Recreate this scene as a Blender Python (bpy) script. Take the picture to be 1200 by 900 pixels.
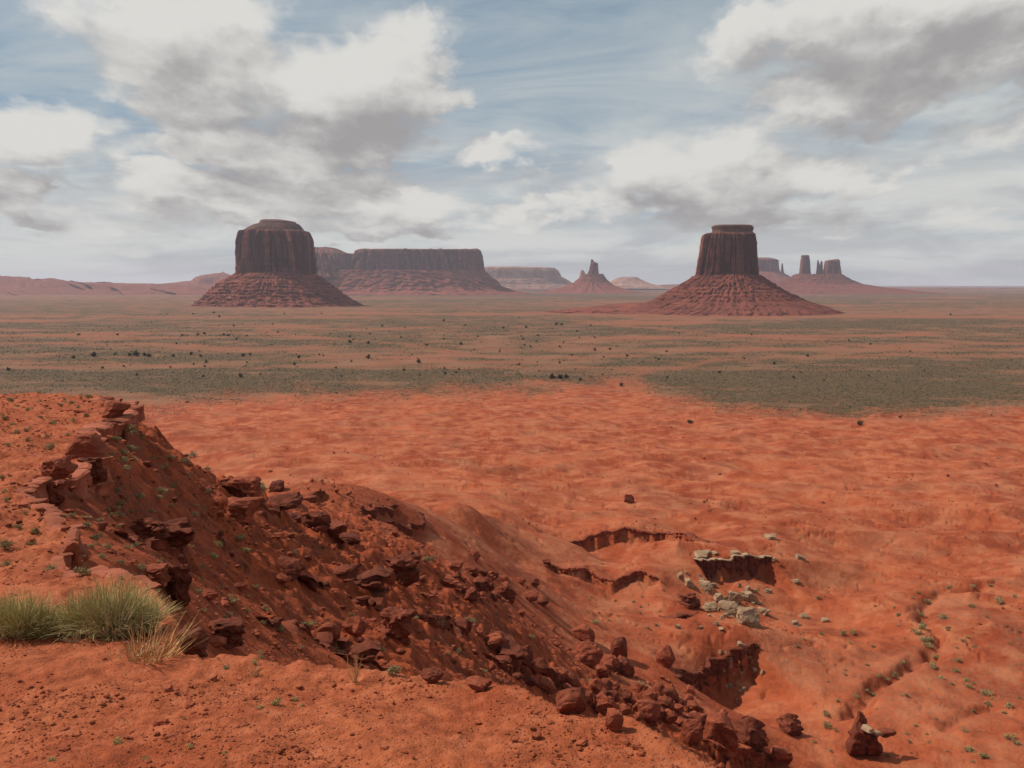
import bpy, bmesh, math, random
import numpy as np
from mathutils import Vector
R = math.radians
C = bpy.context.scene.collection
for o in list(bpy.data.objects): bpy.data.objects.remove(o)

# ------------------------------------------------------------------ camera
EYE = 100.0                      # eye height above the valley floor (metres)
PITCH = R(6.73)
FPX = 1000.0                     # focal length in pixels of a 1200 px wide frame
cam_d = bpy.data.cameras.new('camera'); cam = bpy.data.objects.new('camera', cam_d); C.objects.link(cam)
cam.location = (0, 0, EYE); cam.rotation_euler = (math.pi/2 - PITCH, 0, 0)
cam_d.sensor_width = 36; cam_d.lens = 36*FPX/1200; cam_d.clip_start = 0.1; cam_d.clip_end = 80000
S = bpy.context.scene
S.camera = cam
S.view_settings.view_transform = 'Standard'; S.view_settings.look = 'None'
S.view_settings.gamma = 1; S.view_settings.use_curve_mapping = False
S.view_settings.exposure = 0.0
S.cycles.use_denoising = True
S.cycles.max_bounces = 6; S.cycles.diffuse_bounces = 3; S.cycles.volume_bounces = 1
S.cycles.transparent_max_bounces = 4

# ------------------------------------------------------------------ sun and sky
SUN_AZ, SUN_EL = R(-76), R(48)    # azimuth from +Y, negative = towards -X
sd_ = Vector((math.sin(SUN_AZ)*math.cos(SUN_EL), math.cos(SUN_AZ)*math.cos(SUN_EL), math.sin(SUN_EL)))
sun_d = bpy.data.lights.new('sun', 'SUN'); sun = bpy.data.objects.new('sun', sun_d); C.objects.link(sun)
sun_d.energy = 4.6; sun_d.angle = R(1.2); sun_d.color = (1, .92, .79)
sun.rotation_euler = sd_.to_track_quat('Z', 'Y').to_euler(); sun.location = (0, 0, 400)


def pix_dir(px, py):
    a = (px-600)/FPX; b = -(py-450)/FPX
    return (a, math.cos(PITCH)+b*math.sin(PITCH), -math.sin(PITCH)+b*math.cos(PITCH))


def azel(px, py):
    x, y, z = pix_dir(px, py)
    return math.atan2(x, y), math.asin(z/math.sqrt(x*x+y*y+z*z))


class NT:
    """small helper to write node trees"""
    def __init__(self, tree): self.t = tree
    def n(self, typ, **kw):
        nd = self.t.nodes.new(typ)
        for k, v in kw.items():
            if k == 'ins':
                for i, val in v.items():
                    if isinstance(val, bpy.types.NodeSocket): self.t.links.new(val, nd.inputs[i])
                    else: nd.inputs[i].default_value = val
            else: setattr(nd, k, v)
        return nd
    def math(self, op, a, b=0.0, c=0.0, clamp=False):
        return self.n('ShaderNodeMath', operation=op, use_clamp=clamp, ins={0: a, 1: b, 2: c}).outputs[0]
    def vm(self, op, a, b=(0, 0, 0)):
        nd = self.n('ShaderNodeVectorMath', operation=op, ins={0: a})
        if op == 'SCALE':
            if isinstance(b, bpy.types.NodeSocket): self.t.links.new(b, nd.inputs[3])
            else: nd.inputs[3].default_value = b
        elif op != 'LENGTH' and op != 'NORMALIZE':
            if isinstance(b, bpy.types.NodeSocket): self.t.links.new(b, nd.inputs[1])
            else: nd.inputs[1].default_value = b
        return nd.outputs['Value'] if op in ('LENGTH', 'DOT_PRODUCT') else nd.outputs[0]
    def mr(self, v, a, b, c=0.0, d=1.0, smooth=True):
        nd = self.n('ShaderNodeMapRange', ins={0: v, 1: a, 2: b, 3: c, 4: d})
        if smooth: nd.interpolation_type = 'SMOOTHSTEP'
        return nd.outputs[0]
    def noise(self, vec, scale, detail=4, rough=.5, dist=0.0, out=0):
        return self.n('ShaderNodeTexNoise', ins={'Vector': vec, 'Scale': scale, 'Detail': detail, 'Roughness': rough, 'Distortion': dist}).outputs[out]
    def mix(self, f, a, b, blend='MIX'):
        nd = self.n('ShaderNodeMix', data_type='RGBA', blend_type=blend)
        for i, v in ((0, f), (6, a), (7, b)):
            if isinstance(v, bpy.types.NodeSocket): self.t.links.new(v, nd.inputs[i])
            elif i and len(v) == 3: nd.inputs[i].default_value = (*v, 1)
            else: nd.inputs[i].default_value = v
        return nd.outputs[2]


# clouds: centre px, py, half width, half height, tilt (deg), strength  -> azimuth / elevation on the sky
CLOUDS = [
    (150, 10, 130, 34, 0, .55), (250, 45, 85, 50, 0, 1.0), (185, 75, 75, 40, -15, .85), (235, 105, 62, 30, 0, .95), (310, 10, 60, 26, 0, .6),
    (450, 95, 75, 46, 18, 1.0), (375, 115, 85, 48, 0, .95), (350, 165, 130, 32, 0, 1.0), (430, 165, 70, 34, 10, .9),
    (180, 180, 60, 18, 10, .7), (270, 185, 90, 22, 0, .85), (350, 205, 120, 22, 0, .8),
    (38, 158, 62, 34, 0, .95), (75, 172, 55, 18, 0, .55), (0, 228, 40, 26, 0, .95),
    (230, 218, 80, 19, 0, .9), (330, 238, 165, 26, 0, 1.0), (470, 240, 85, 26, -8, 1.0), (200, 262, 190, 14, 0, .45),
    (590, 172, 66, 17, 5, .75), (600, 190, 32, 9, 0, .5), (600, 236, 55, 15, 8, .75), (560, 258, 46, 9, 0, .6),
    (900, 35, 95, 38, 12, .9), (1050, 25, 175, 46, 0, 1.15), (1200, 40, 130, 46, 0, 1.0), (815, 20, 34, 9, 30, .45),
    (1010, 105, 95, 36, 10, 1.0), (950, 140, 55, 18, 8, .8), (1070, 85, 70, 30, 0, .8), (1170, 130, 80, 42, 8, .75), (1120, 110, 46, 14, 10, .4),
    (800, 200, 90, 30, 0, .95), (890, 215, 120, 34, 0, 1.0), (830, 172, 130, 20, 6, .6), (1020, 214, 72, 14, 3, .8), (960, 240, 60, 12, 0, .5),
    (700, 246, 95, 20, 5, .8), (640, 258, 60, 14, 0, .6), (770, 262, 120, 12, 0, .55), (1100, 255, 150, 14, 0, .45), (950, 276, 200, 12, 0, .4),
    (430, 268, 130, 13, 0, .8), (520, 250, 70, 12, 0, .6), (150, 262, 150, 13, 0, .6), (640, 205, 50, 8, 0, .35), (880, 258, 150, 12, 0, .6), (80, 285, 150, 10, 0, .35),
]


CLOUD_SIZE = 2.0
# broad tones on the clouds: thick grey bellies (+) and sunlit shoulders (-), and where the high veil is thick
TONES = [
    (385, 170, 110, 30, 0, .42), (225, 120, 70, 30, 0, .30), (210, 60, 90, 40, 0, .16), (320, 195, 130, 18, 0, .28), (330, 240, 170, 18, 0, .22), (440, 150, 50, 40, 20, .25),
    (1050, 30, 190, 40, 0, .45), (890, 45, 90, 40, 0, .12), (1010, 112, 90, 40, 10, .38), (1170, 140, 80, 36, 8, .22), (860, 228, 140, 30, 0, .40), (760, 215, 70, 26, 0, .22), (30, 175, 70, 20, 0, .12), (0, 235, 50, 24, 0, .4),
    (360, 100, 55, 40, 0, -.22), (470, 75, 50, 26, 0, -.18), (265, 60, 60, 30, 0, -.05), (1020, 212, 70, 14, 0, -.25), (150, 182, 50, 14, 0, -.15),
]
VEIL = [(1150, 190, 150, 90, 0, .55), (860, 172, 150, 26, 6, .75), (330, 110, 110, 60, 0, .6), (130, 20, 170, 50, 0, .25), (430, 25, 110, 22, 20, .35), (1000, 270, 300, 40, 0, .35), (700, 110, 260, 70, 0, .12), (600, 285, 700, 45, 0, .35), (300, 250, 260, 40, 0, .45), (620, 235, 120, 30, 0, .4), (60, 215, 130, 26, 0, .4), (500, 190, 60, 60, 0, .3), (1010, 130, 240, 110, 0, .40), (790, 120, 150, 60, 10, .22)]


def build_world():
    w = bpy.data.worlds.new('World'); S.world = w; w.use_nodes = True
    t = w.node_tree; t.nodes.clear(); N = NT(t)
    def noise2(H, vec, scale, detail, rough, out=0, dist=0.0):
        return H.n('ShaderNodeTexNoise', noise_dimensions='2D', ins={'Vector': vec, 'Scale': scale, 'Detail': detail, 'Roughness': rough, 'Distortion': dist}).outputs[out]
    # cloud density over azimuth / elevation
    g = bpy.data.node_groups.new('cloud_density', 'ShaderNodeTree')
    g.interface.new_socket('AzEl', in_out='INPUT', socket_type='NodeSocketVector')
    g.interface.new_socket('Density', in_out='OUTPUT', socket_type='NodeSocketFloat')
    G = NT(g); gi = g.nodes.new('NodeGroupInput'); go = g.nodes.new('NodeGroupOutput')
    p0 = gi.outputs[0]
    sx = G.n('ShaderNodeSeparateXYZ', ins={0: p0})
    # noise gets finer and flatter towards the horizon, as clouds farther off do
    k = G.math('DIVIDE', 1.0, G.math('ADD', G.math('MAXIMUM', sx.outputs[1], 0.0), .17))
    nd = G.n('ShaderNodeCombineXYZ', ins={0: G.math('MULTIPLY', sx.outputs[0], G.math('ADD', G.math('MULTIPLY', k, .12), .70)), 1: G.math('LOGARITHM', G.math('ADD', G.math('MAXIMUM', sx.outputs[1], 0.0), .14), 2.71828)}).outputs[0]
    nd = G.vm('MULTIPLY', nd, (1, .62, 0))
    wv = G.vm('SUBTRACT', noise2(G, nd, 7, 3, .55, 1), (.5, .5, .5))
    wv2 = G.vm('SUBTRACT', noise2(G, nd, 34, 3, .6, 1), (.5, .5, .5))
    p = G.vm('ADD', G.vm('MULTIPLY', wv, (.17, .075, 0)), G.vm('MULTIPLY', wv2, (.026, .015, 0)))
    p = G.vm('ADD', p, p0)
    acc = None
    for (cx, cy, rx, ry, rot, s) in CLOUDS:
        a, e = azel(cx, cy)
        # (each cloud waits for the one before: keeps the shader small enough for Cycles)
        q = p if acc is None else G.n('ShaderNodeVectorMath', operation='MULTIPLY_ADD', ins={0: acc, 1: (1e-9, 1e-9, 0), 2: p}).outputs[0]
        m = G.n('ShaderNodeMapping', vector_type='TEXTURE', ins={0: q, 1: (a, e, 0), 2: (0, 0, R(rot)), 3: (rx/FPX*CLOUD_SIZE, ry/FPX*CLOUD_SIZE, 1)}).outputs[0]
        v = G.mr(G.vm('LENGTH', m), 1.0, 0.0, 0.0, s)
        acc = v if acc is None else G.n('ShaderNodeMath', operation='SMOOTH_MAX', ins={0: acc, 1: v, 2: .18}).outputs[0]
    puff = G.n('ShaderNodeTexVoronoi', voronoi_dimensions='2D', feature='F1', ins={'Vector': G.vm('ADD', nd, G.vm('SCALE', wv2, .06)), 'Scale': 12, 'Detail': 2.0, 'Roughness': .45}).outputs[0]
    n1 = noise2(G, nd, 6.5, 7, .53)
    dens = G.math('ADD', acc, G.math('MULTIPLY', G.math("SUBTRACT", n1, .5), .72))
    dens = G.math('ADD', dens, G.math('MULTIPLY', G.math('SUBTRACT', .40, puff), .34))
    dens = G.math('SUBTRACT', dens, .30)
    g.links.new(dens, go.inputs[0])

    dirv = N.n('ShaderNodeTexCoord').outputs['Generated']
    sep = N.n('ShaderNodeSeparateXYZ', ins={0: dirv})
    az = N.math('ARCTAN2', sep.outputs[0], sep.outputs[1]); el = N.math('ARCSINE', sep.outputs[2])
    pe = N.n('ShaderNodeCombineXYZ', ins={0: az, 1: el, 2: 0.0}).outputs[0]
    K = 10.0   # the Background runs at strength 0.1
    def col(c): return tuple(x*K for x in c)
    sky = N.n('ShaderNodeTexSky', sky_type='NISHITA', sun_disc=False, sun_elevation=SUN_EL, sun_rotation=SUN_AZ % (2*math.pi), altitude=1700, air_density=1.0, dust_density=1.2, ozone_density=1.6).outputs[0]
    # a thin high veil in streaks
    kz = N.math('DIVIDE', 1.0, N.math('ADD', N.math('MAXIMUM', sep.outputs[2], 0.0), .20))
    vp = N.n('ShaderNodeCombineXYZ', ins={0: N.math('MULTIPLY', sep.outputs[0], kz), 1: N.math('MULTIPLY', sep.outputs[1], kz), 2: 0.0}).outputs[0]
    vp = N.n('ShaderNodeMapping', ins={0: vp, 2: (0, 0, R(24)), 3: (.5, 1.4, 1)}).outputs[0]
    veil = noise2(N, vp, 1.8, 8, .62, 0, .6)
    low = N.mr(sep.outputs[2], .22, .02)
    vs = N.math('ADD', N.mr(veil, .28, .72, .06, .76), N.math('MULTIPLY', low, .40), clamp=True)
    veilc = N.mix(low, col((.50, .545, .56)), col((.61, .62, .615)))
    base = N.mix(vs, N.mix(.66, sky, col((.165, .275, .35))), veilc)
    rest_base = base
    def blobs(lst, size, after):
        acc = after
        for (cx, cy, rx, ry, rot, s) in lst:
            a, e = azel(cx, cy)
            q = N.n('ShaderNodeVectorMath', operation='MULTIPLY_ADD', ins={0: acc, 1: (1e-9, 1e-9, 0), 2: pw}).outputs[0]
            m = N.n('ShaderNodeMapping', vector_type='TEXTURE', ins={0: q, 1: (a, e, 0), 2: (0, 0, R(rot)), 3: (rx/FPX*size, ry/FPX*size, 1)}).outputs[0]
            acc = N.math('ADD', acc, N.mr(N.vm('LENGTH', m), 1.0, 0.0, 0.0, s)) if acc is not after else N.math('MULTIPLY_ADD', acc, 1e-9, N.mr(N.vm('LENGTH', m), 1.0, 0.0, 0.0, s))
        return acc
    # the clouds that face north, lit from the upper left
    def dens_at(off, after=None):
        nd = t.nodes.new('ShaderNodeGroup'); nd.node_tree = g
        v = pe
        if after: v = N.n('ShaderNodeVectorMath', operation='MULTIPLY_ADD', ins={0: after, 1: (1e-9, 1e-9, 0), 2: pe}).outputs[0]
        t.links.new(N.vm('ADD', v, off), nd.inputs[0]); return nd.outputs[0]
    wn = N.vm('SUBTRACT', noise2(N, pe, 7, 4, .6, 1), (.5, .5, .5))
    pw = N.vm('ADD', pe, N.vm('MULTIPLY', wn, (.16, .07, 0)))
    d0 = dens_at((0, 0, 0)); d1 = dens_at((-.018, .040, 0), d0)
    tone = blobs(TONES, 1.5, d1)
    vb = blobs(VEIL, 1.4, tone)
    vst = N.n('ShaderNodeMapping', ins={0: pe, 2: (0, 0, R(8)), 3: (3.2, 17, 1)}).outputs[0]
    vsn = noise2(N, vst, 1.0, 7, .58, 0, .4)
    vb = N.math('MULTIPLY', vb, N.mr(vsn, .25, .62, .25, 1.25), clamp=True)
    base = N.mix(vb, base, col((.63, .64, .615)))
    # low grey sheets in front of the veil, bright gaps between them
    st = N.n('ShaderNodeMapping', ins={0: pe, 2: (0, 0, R(-3)), 3: (5.0, 27, 1), 1: (3.1, 1.2, 0)}).outputs[0]
    sheet = noise2(N, st, 1.0, 7, .58, 0, .3)
    sa = N.math('MULTIPLY', N.mr(sheet, .43, .62), N.math('MULTIPLY', N.mr(sep.outputs[2], .20, .07), .46))
    base = N.mix(sa, base, col((.36, .37, .405)))
    bright = N.math('MULTIPLY', N.mr(sheet, .48, .34), N.math('MULTIPLY', N.mr(sep.outputs[2], .22, .10), .75))
    base = N.mix(bright, base, col((.66, .665, .64)))
    alpha = N.mr(d0, -.14, .30)
    sh = N.math('ADD', .60, N.math('MULTIPLY', N.math('SUBTRACT', d0, d1), 1.05))
    sh = N.math('SUBTRACT', sh, N.mr(d0, .10, .9, 0, .18))
    sh = N.math('SUBTRACT', sh, N.math('MULTIPLY', tone, .72))
    shn = noise2(N, N.n('ShaderNodeMapping', ins={0: pw, 3: (1, 1.9, 1)}).outputs[0], 11, 6, .55)
    sh = N.math('ADD', sh, N.math('MULTIPLY', N.math('SUBTRACT', shn, .5), .20))
    cloudc = N.mix(N.mr(sh, -.05, 1.0), col((.35, .336, .338)), col((.71, .70, .665)))
    front = N.n('ShaderNodeBackground', ins={0: N.mix(alpha, base, cloudc), 1: .1})
    # the rest of the sky: broken cloud
    n3 = N.noise(dirv, 3.4, 6, .55)
    rest = N.n('ShaderNodeBackground', ins={0: N.mix(N.mr(n3, .46, .62, 0, .9), rest_base, N.mix(N.mr(n3, .5, .75), col((.72, .71, .68)), col((.34, .33, .34)))), 1: .1})
    f = N.math('MULTIPLY', N.mr(N.math('ABSOLUTE', az), .95, .70), N.math('MULTIPLY', N.mr(el, .62, .45), N.mr(el, -.06, -.03)))
    ms = N.n('ShaderNodeMixShader', ins={0: f, 1: rest.outputs[0], 2: front.outputs[0]})
    t.links.new(ms.outputs[0], N.n('ShaderNodeOutputWorld').inputs[0])
    w.cycles.sampling_method = 'NONE'


build_world()


# ------------------------------------------------------------------ tagging
def tag(o, label=None, cat=None, group=None, kind=None):
    if label: o['label'] = label
    if cat: o['category'] = cat
    if group: o['group'] = group
    if kind or label: o['kind'] = kind or 'thing'
    return o


def mesh_np(name, verts, faces, mat=None, smooth=True, attrs=None, parent=None, link=True):
    """verts (N,3), faces (M,3|4) -> one mesh object"""
    verts = np.asarray(verts, np.float32); faces = np.asarray(faces, np.int32)
    me = bpy.data.meshes.new(name); k = faces.shape[1]
    me.vertices.add(len(verts)); me.vertices.foreach_set('co', verts.ravel())
    me.loops.add(faces.size); me.loops.foreach_set('vertex_index', faces.ravel())
    me.polygons.add(len(faces)); me.polygons.foreach_set('loop_start', np.arange(0, faces.size, k, dtype=np.int32))
    me.update(calc_edges=True)
    me.polygons.foreach_set('use_smooth', np.full(len(faces), smooth, bool))
    for an, av in (attrs or {}).items():
        me.attributes.new(an, 'FLOAT', 'POINT').data.foreach_set('value', np.asarray(av, np.float32).ravel())
    if mat: me.materials.append(mat)
    if not link: return me
    o = bpy.data.objects.new(name, me); C.objects.link(o)
    if parent: o.parent = parent
    return o


def empty(name, loc=(0, 0, 0)):
    o = bpy.data.objects.new(name, None); C.objects.link(o); o.location = loc; o.empty_display_size = .2
    return o


# ------------------------------------------------------------------ noise
def _h(ix, iy, seed):
    h = (ix.astype(np.int64)*374761393 + iy.astype(np.int64)*668265263 + seed*974634777) & 0xFFFFFFFF
    h = ((h ^ (h >> 13))*1274126177) & 0xFFFFFFFF
    h = ((h ^ (h >> 16))*2246822519) & 0xFFFFFFFF
    return ((h ^ (h >> 15)) & 0xFFFFFF)/float(0x1000000)


def perlin(x, y, seed=0):
    x0 = np.floor(x); y0 = np.floor(y); fx = x-x0; fy = y-y0
    ix = x0.astype(np.int64); iy = y0.astype(np.int64)
    u = fx*fx*fx*(fx*(fx*6-15)+10); v = fy*fy*fy*(fy*(fy*6-15)+10)
    def gr(dx, dy):
        a = _h(ix+dx, iy+dy, seed)*(2*np.pi)
        return np.cos(a)*(fx-dx)+np.sin(a)*(fy-dy)
    a = gr(0, 0); b = gr(1, 0); c = gr(0, 1); d = gr(1, 1)
    return ((a+(b-a)*u)*(1-v)+(c+(d-c)*u)*v)*1.5


def fbm(x, y, seed=0, octv=4, gain=.5, lac=2.03):
    s = 0; a = 1.0
    for i in range(octv):
        s = s+a*perlin(x+i*17.3, y-i*9.1, seed+i*7); x = x*lac; y = y*lac; a *= gain
    return s


def sst(a, b, x):
    t = np.clip((x-a)/(b-a), 0, 1); return t*t*(3-2*t)


# ------------------------------------------------------------------ the lie of the land
def tanp(py):
    """drop per metre of distance along the ray through picture row py"""
    b = -(np.asarray(py, float)-450)/FPX
    return -(-math.sin(PITCH)+b*math.cos(PITCH))/(math.cos(PITCH)+b*math.sin(PITCH))


def upx(px, py):
    b = -(np.asarray(py, float)-450)/FPX
    return (np.asarray(px, float)-600)/FPX/(math.cos(PITCH)+b*math.sin(PITCH))


# seen points of the lower land: picture x, y and chosen distance
SEEN = [
    # far slope below the rim
    (150, 505, 58), (200, 535, 64), (240, 560, 70), (290, 578, 76), (330, 600, 80), (390, 630, 86), (430, 650, 90),
    (142, 500, 47), (112, 572, 25), (128, 548, 29), (150, 600, 27), (220, 640, 33), (300, 690, 40), (300, 640, 50), (220, 590, 45), (180, 560, 48),
    (400, 700, 55), (400, 750, 42), (350, 690, 48), (360, 650, 66), (470, 700, 76), (470, 740, 60), (480, 782, 44), (350, 745, 33), (350, 772, 23),
    (250, 700, 24), (250, 752, 14.5), (180, 660, 16), (100, 622, 15.5), (112, 672, 11), (230, 764, 11), (290, 760, 18), (410, 778, 30),
    (550, 802, 58), (560, 745, 100), (560, 690, 130), (520, 660, 135), (600, 765, 108), (690, 775, 162), (785, 780, 178), (660, 830, 108), (750, 835, 130),
    (860, 855, 146), (640, 842, 86), (700, 872, 94), (760, 882, 108), (840, 893, 125), (880, 880, 136), (800, 845, 138),
    (500, 640, 150), (620, 720, 165), (640, 690, 208), (700, 735, 190), (600, 660, 222), (660, 760, 150),
    # second ridge
    (340, 590, 128), (380, 577, 150), (430, 582, 160), (460, 584, 172), (540, 592, 235), (600, 598, 285), (640, 603, 300), (480, 620, 160), (560, 630, 205), (430, 615, 138),
    # middle ground: benches, hollow, slab
    (700, 603, 310), (735, 615, 283), (790, 625, 278), (670, 628, 274), (720, 655, 264), (680, 664, 245), (760, 668, 244), (700, 695, 228), (620, 640, 258), (640, 655, 250),
    (720, 722, 208), (780, 712, 217), (760, 762, 186), (820, 745, 199), (870, 748, 201), (850, 800, 190), (880, 830, 176),
    (820, 648, 262), (860, 648, 264), (900, 648, 270), (930, 665, 263), (860, 720, 231), (800, 690, 241), (930, 720, 232), (970, 700, 246), (900, 690, 248),
    # the wash and the red flats
    (1000, 600, 335), (1000, 650, 285), (1000, 700, 246), (1000, 750, 216), (960, 800, 190), (1000, 850, 168), (940, 860, 165), (1000, 890, 155), (920, 890, 150),
    (1180, 600, 335), (1180, 650, 286), (1180, 700, 246), (1180, 750, 215), (1180, 800, 190), (1180, 860, 165), (1090, 780, 200), (1090, 720, 232), (1100, 880, 158),
    (900, 600, 330), (850, 560, 395), (1000, 540, 445), (700, 560, 395), (600, 540, 430), (500, 550, 400), (420, 560, 370), (300, 545, 410), (200, 510, 520), (700, 510, 540), (900, 500, 580), (1150, 500, 575),
    (500, 588, 235), (560, 588, 300), (500, 578, 320), (430, 600, 225),
    (126, 513, 37), (140, 506, 44), (118, 534, 31), (105, 562, 25), (90, 588, 20.5), (72, 608, 16), (170, 530, 52), (96, 640, 13.5), (130, 690, 10.5),
    (500, 500, 560), (300, 490, 600), (800, 630, 290), (900, 630, 285),
]
# points nobody sees from here: slope x/distance, distance, height against the eye
HIDDEN = [
    (-.60, 90, -32), (-.62, 180, -66), (-.6, 400, -97), (-.6, 700, -100), (-.45, 120, -40), (-.38, 200, -62), (-.32, 300, -88), (-.45, 62, -10), (-.5, 75, -20),
    (-.6, 9, -3.6), (-.6, 15, -4.8), (-.6, 30, -7.2), (-.6, 60, -11), (-.5, 6, -3.0), (-.4, 7.5, -3.5), (-.5, 40, -8.2),
    (-.3, 6.5, -3.9), (-.2, 8, -5.6), (-.1, 8, -6.4), (0, 8, -7.2), (.15, 8, -8.4), (.25, 8, -9.0), (.1, 20, -15), (.2, 35, -26), (0, 20, -13), (-.1, 15, -9.5), (-.2, 12, -7),
    (-.4, 3, -2.8), (0, 3, -4), (.3, 3, -5), (.3, 20, -18), (.3, 50, -38), (.45, 20, -20), (.6, 20, -22), (.6, 60, -56), (.45, 60, -50), (.6, 110, -80), (.45, 100, -72), (.33, 100, -66), (.5, 145, -90),
    (-.6, 3, -3), (.7, 3, -5.5),
    (0, 1.5, -4), (.7, 300, -95), (-.7, 300, -85), (.6, 800, -100), (0, 800, -100), (-.5, 900, -100), (.3, 900, -100),
]
PU = []; PV = []; PT = []
for (px, py, Y) in SEEN: PU.append(float(upx(px, py))); PV.append(math.log(Y)); PT.append(float(tanp(py)))
for (u, Y, z) in HIDDEN: PU.append(u); PV.append(math.log(Y)); PT.append(-z/Y)
PU, PV, PT = map(np.array, (PU, PV, PT))
VS = .8
def _k(r2): return .5*r2*np.log(r2+1e-9)
def tps_fit():
    n = len(PU); r2 = (PU[:, None]-PU[None])**2+((PV[:, None]-PV[None])*VS)**2
    A = np.zeros((n+3, n+3)); A[:n, :n] = _k(r2)+np.eye(n)*2e-5; A[:n, n] = 1; A[:n, n+1] = PU; A[:n, n+2] = PV
    A[n:, :n] = A[:n, n:].T
    return np.linalg.solve(A, np.concatenate([PT, np.zeros(3)]))
TW = tps_fit()


def base_low(x, Y):
    u = np.clip(x/np.maximum(Y, .5), -.68, .68); v = np.log(np.clip(Y, 1.5, 900))
    out = np.empty(u.shape); uf, vf, of = u.ravel(), v.ravel(), out.reshape(-1)
    for i in range(0, len(uf), 60000):
        a, b = uf[i:i+60000], vf[i:i+60000]
        r2 = (a[:, None]-PU)**2+((b[:, None]-PV)*VS)**2
        of[i:i+60000] = _k(r2) @ TW[:-3] + TW[-3]+TW[-2]*a+TW[-1]*b
    z = -out*np.clip(Y, 1.5, 900)
    return z+(-100-z)*sst(560, 820, Y)


def at(px, py, Y):
    d = pix_dir(px, py); k = Y/d[1]
    return (d[0]*k, Y, d[2]*k)


def poly_sd(x, y, pts):
    """distance to an open polyline, signed (positive on its right-hand side), and the place along it 0..1"""
    best = np.full(x.shape, 1e9); sgn = np.ones(x.shape); tt = np.zeros(x.shape)
    L = [0.0]
    for a, b in zip(pts, pts[1:]): L.append(L[-1]+math.hypot(b[0]-a[0], b[1]-a[1]))
    for i, (a, b) in enumerate(zip(pts, pts[1:])):
        dx, dy = b[0]-a[0], b[1]-a[1]; l2 = dx*dx+dy*dy+1e-12
        t = np.clip(((x-a[0])*dx+(y-a[1])*dy)/l2, 0, 1)
        ex = x-a[0]-t*dx; ey = y-a[1]-t*dy; d = np.sqrt(ex*ex+ey*ey)
        s = np.where(dx*(y-a[1])-dy*(x-a[0]) > 0, -1.0, 1.0)
        m = d < best
        best = np.where(m, d, best); sgn = np.where(m, s, sgn); tt = np.where(m, (L[i]+t*math.sqrt(l2))/L[-1], tt)
    return best*sgn, tt


# scarps: top edge from left to right in the picture (x, y, distance); the ground drops on the near side
SCARPS = {
    'hollow': ([(664, 632, 274), (690, 624, 280), (735, 618, 284), (775, 623, 282), (806, 632, 276), (822, 642, 268)], 4.4, 11, 1.5),
    'bench': ([(632, 673, 240), (660, 669, 241), (695, 671, 240), (718, 680, 236), (742, 673, 241), (780, 681, 238)], 3.2, 8, 1.2),
    'slab': ([(812, 651, 257), (850, 652, 259), (902, 649, 266)], 7.5, 11, 1.0),
    'cove': ([(792, 818, 172), (803, 790, 182), (822, 771, 189), (850, 758, 196), (888, 753, 200)], 7.0, 12, 1.2),
    'notch': ([(782, 715, 212), (798, 708, 216), (812, 713, 214)], 4.0, 8, 1.0),
    'strata_a': ([(345, 590, 135), (362, 582, 143), (378, 576, 150)], 1.8, 5, .6),
    'strata_b': ([(424, 604, 146), (444, 593, 155), (466, 584, 168)], 1.5, 4, .5),
    'strata_c': ([(452, 610, 150), (478, 597, 160), (498, 587, 175)], 1.5, 4, .5),
    'spur': ([(822, 872, 132), (850, 880, 132), (900, 872, 142)], 5.0, 7, .8),
}
SC_XY = {k: [at(*p)[:2] for p in v[0]] for k, v in SCARPS.items()}
WASH = [
    ([(975, 846, 171), (1010, 818, 182), (1042, 792, 194), (1070, 775, 204), (1092, 768, 207)], 2.6, 1.9),
    ([(1092, 768, 207), (1096, 745, 218), (1082, 724, 230), (1084, 708, 240), (1110, 698, 247), (1150, 690, 252), (1185, 676, 262)], 1.8, 1.7),
    ([(1092, 768, 207), (1105, 790, 195), (1120, 806, 188), (1160, 822, 181), (1200, 850, 170)], .6, 1.8),
    ([(930, 748, 218), (980, 741, 221), (1040, 738, 222), (1085, 738, 222)], .7, 1.3),
    ([(1100, 860, 166), (1125, 848, 171), (1160, 830, 178)], .9, 1.3),
]
WASH_XY = [([at(*p)[:2] for p in w[0]], w[1], w[2]) for w in WASH]


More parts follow.
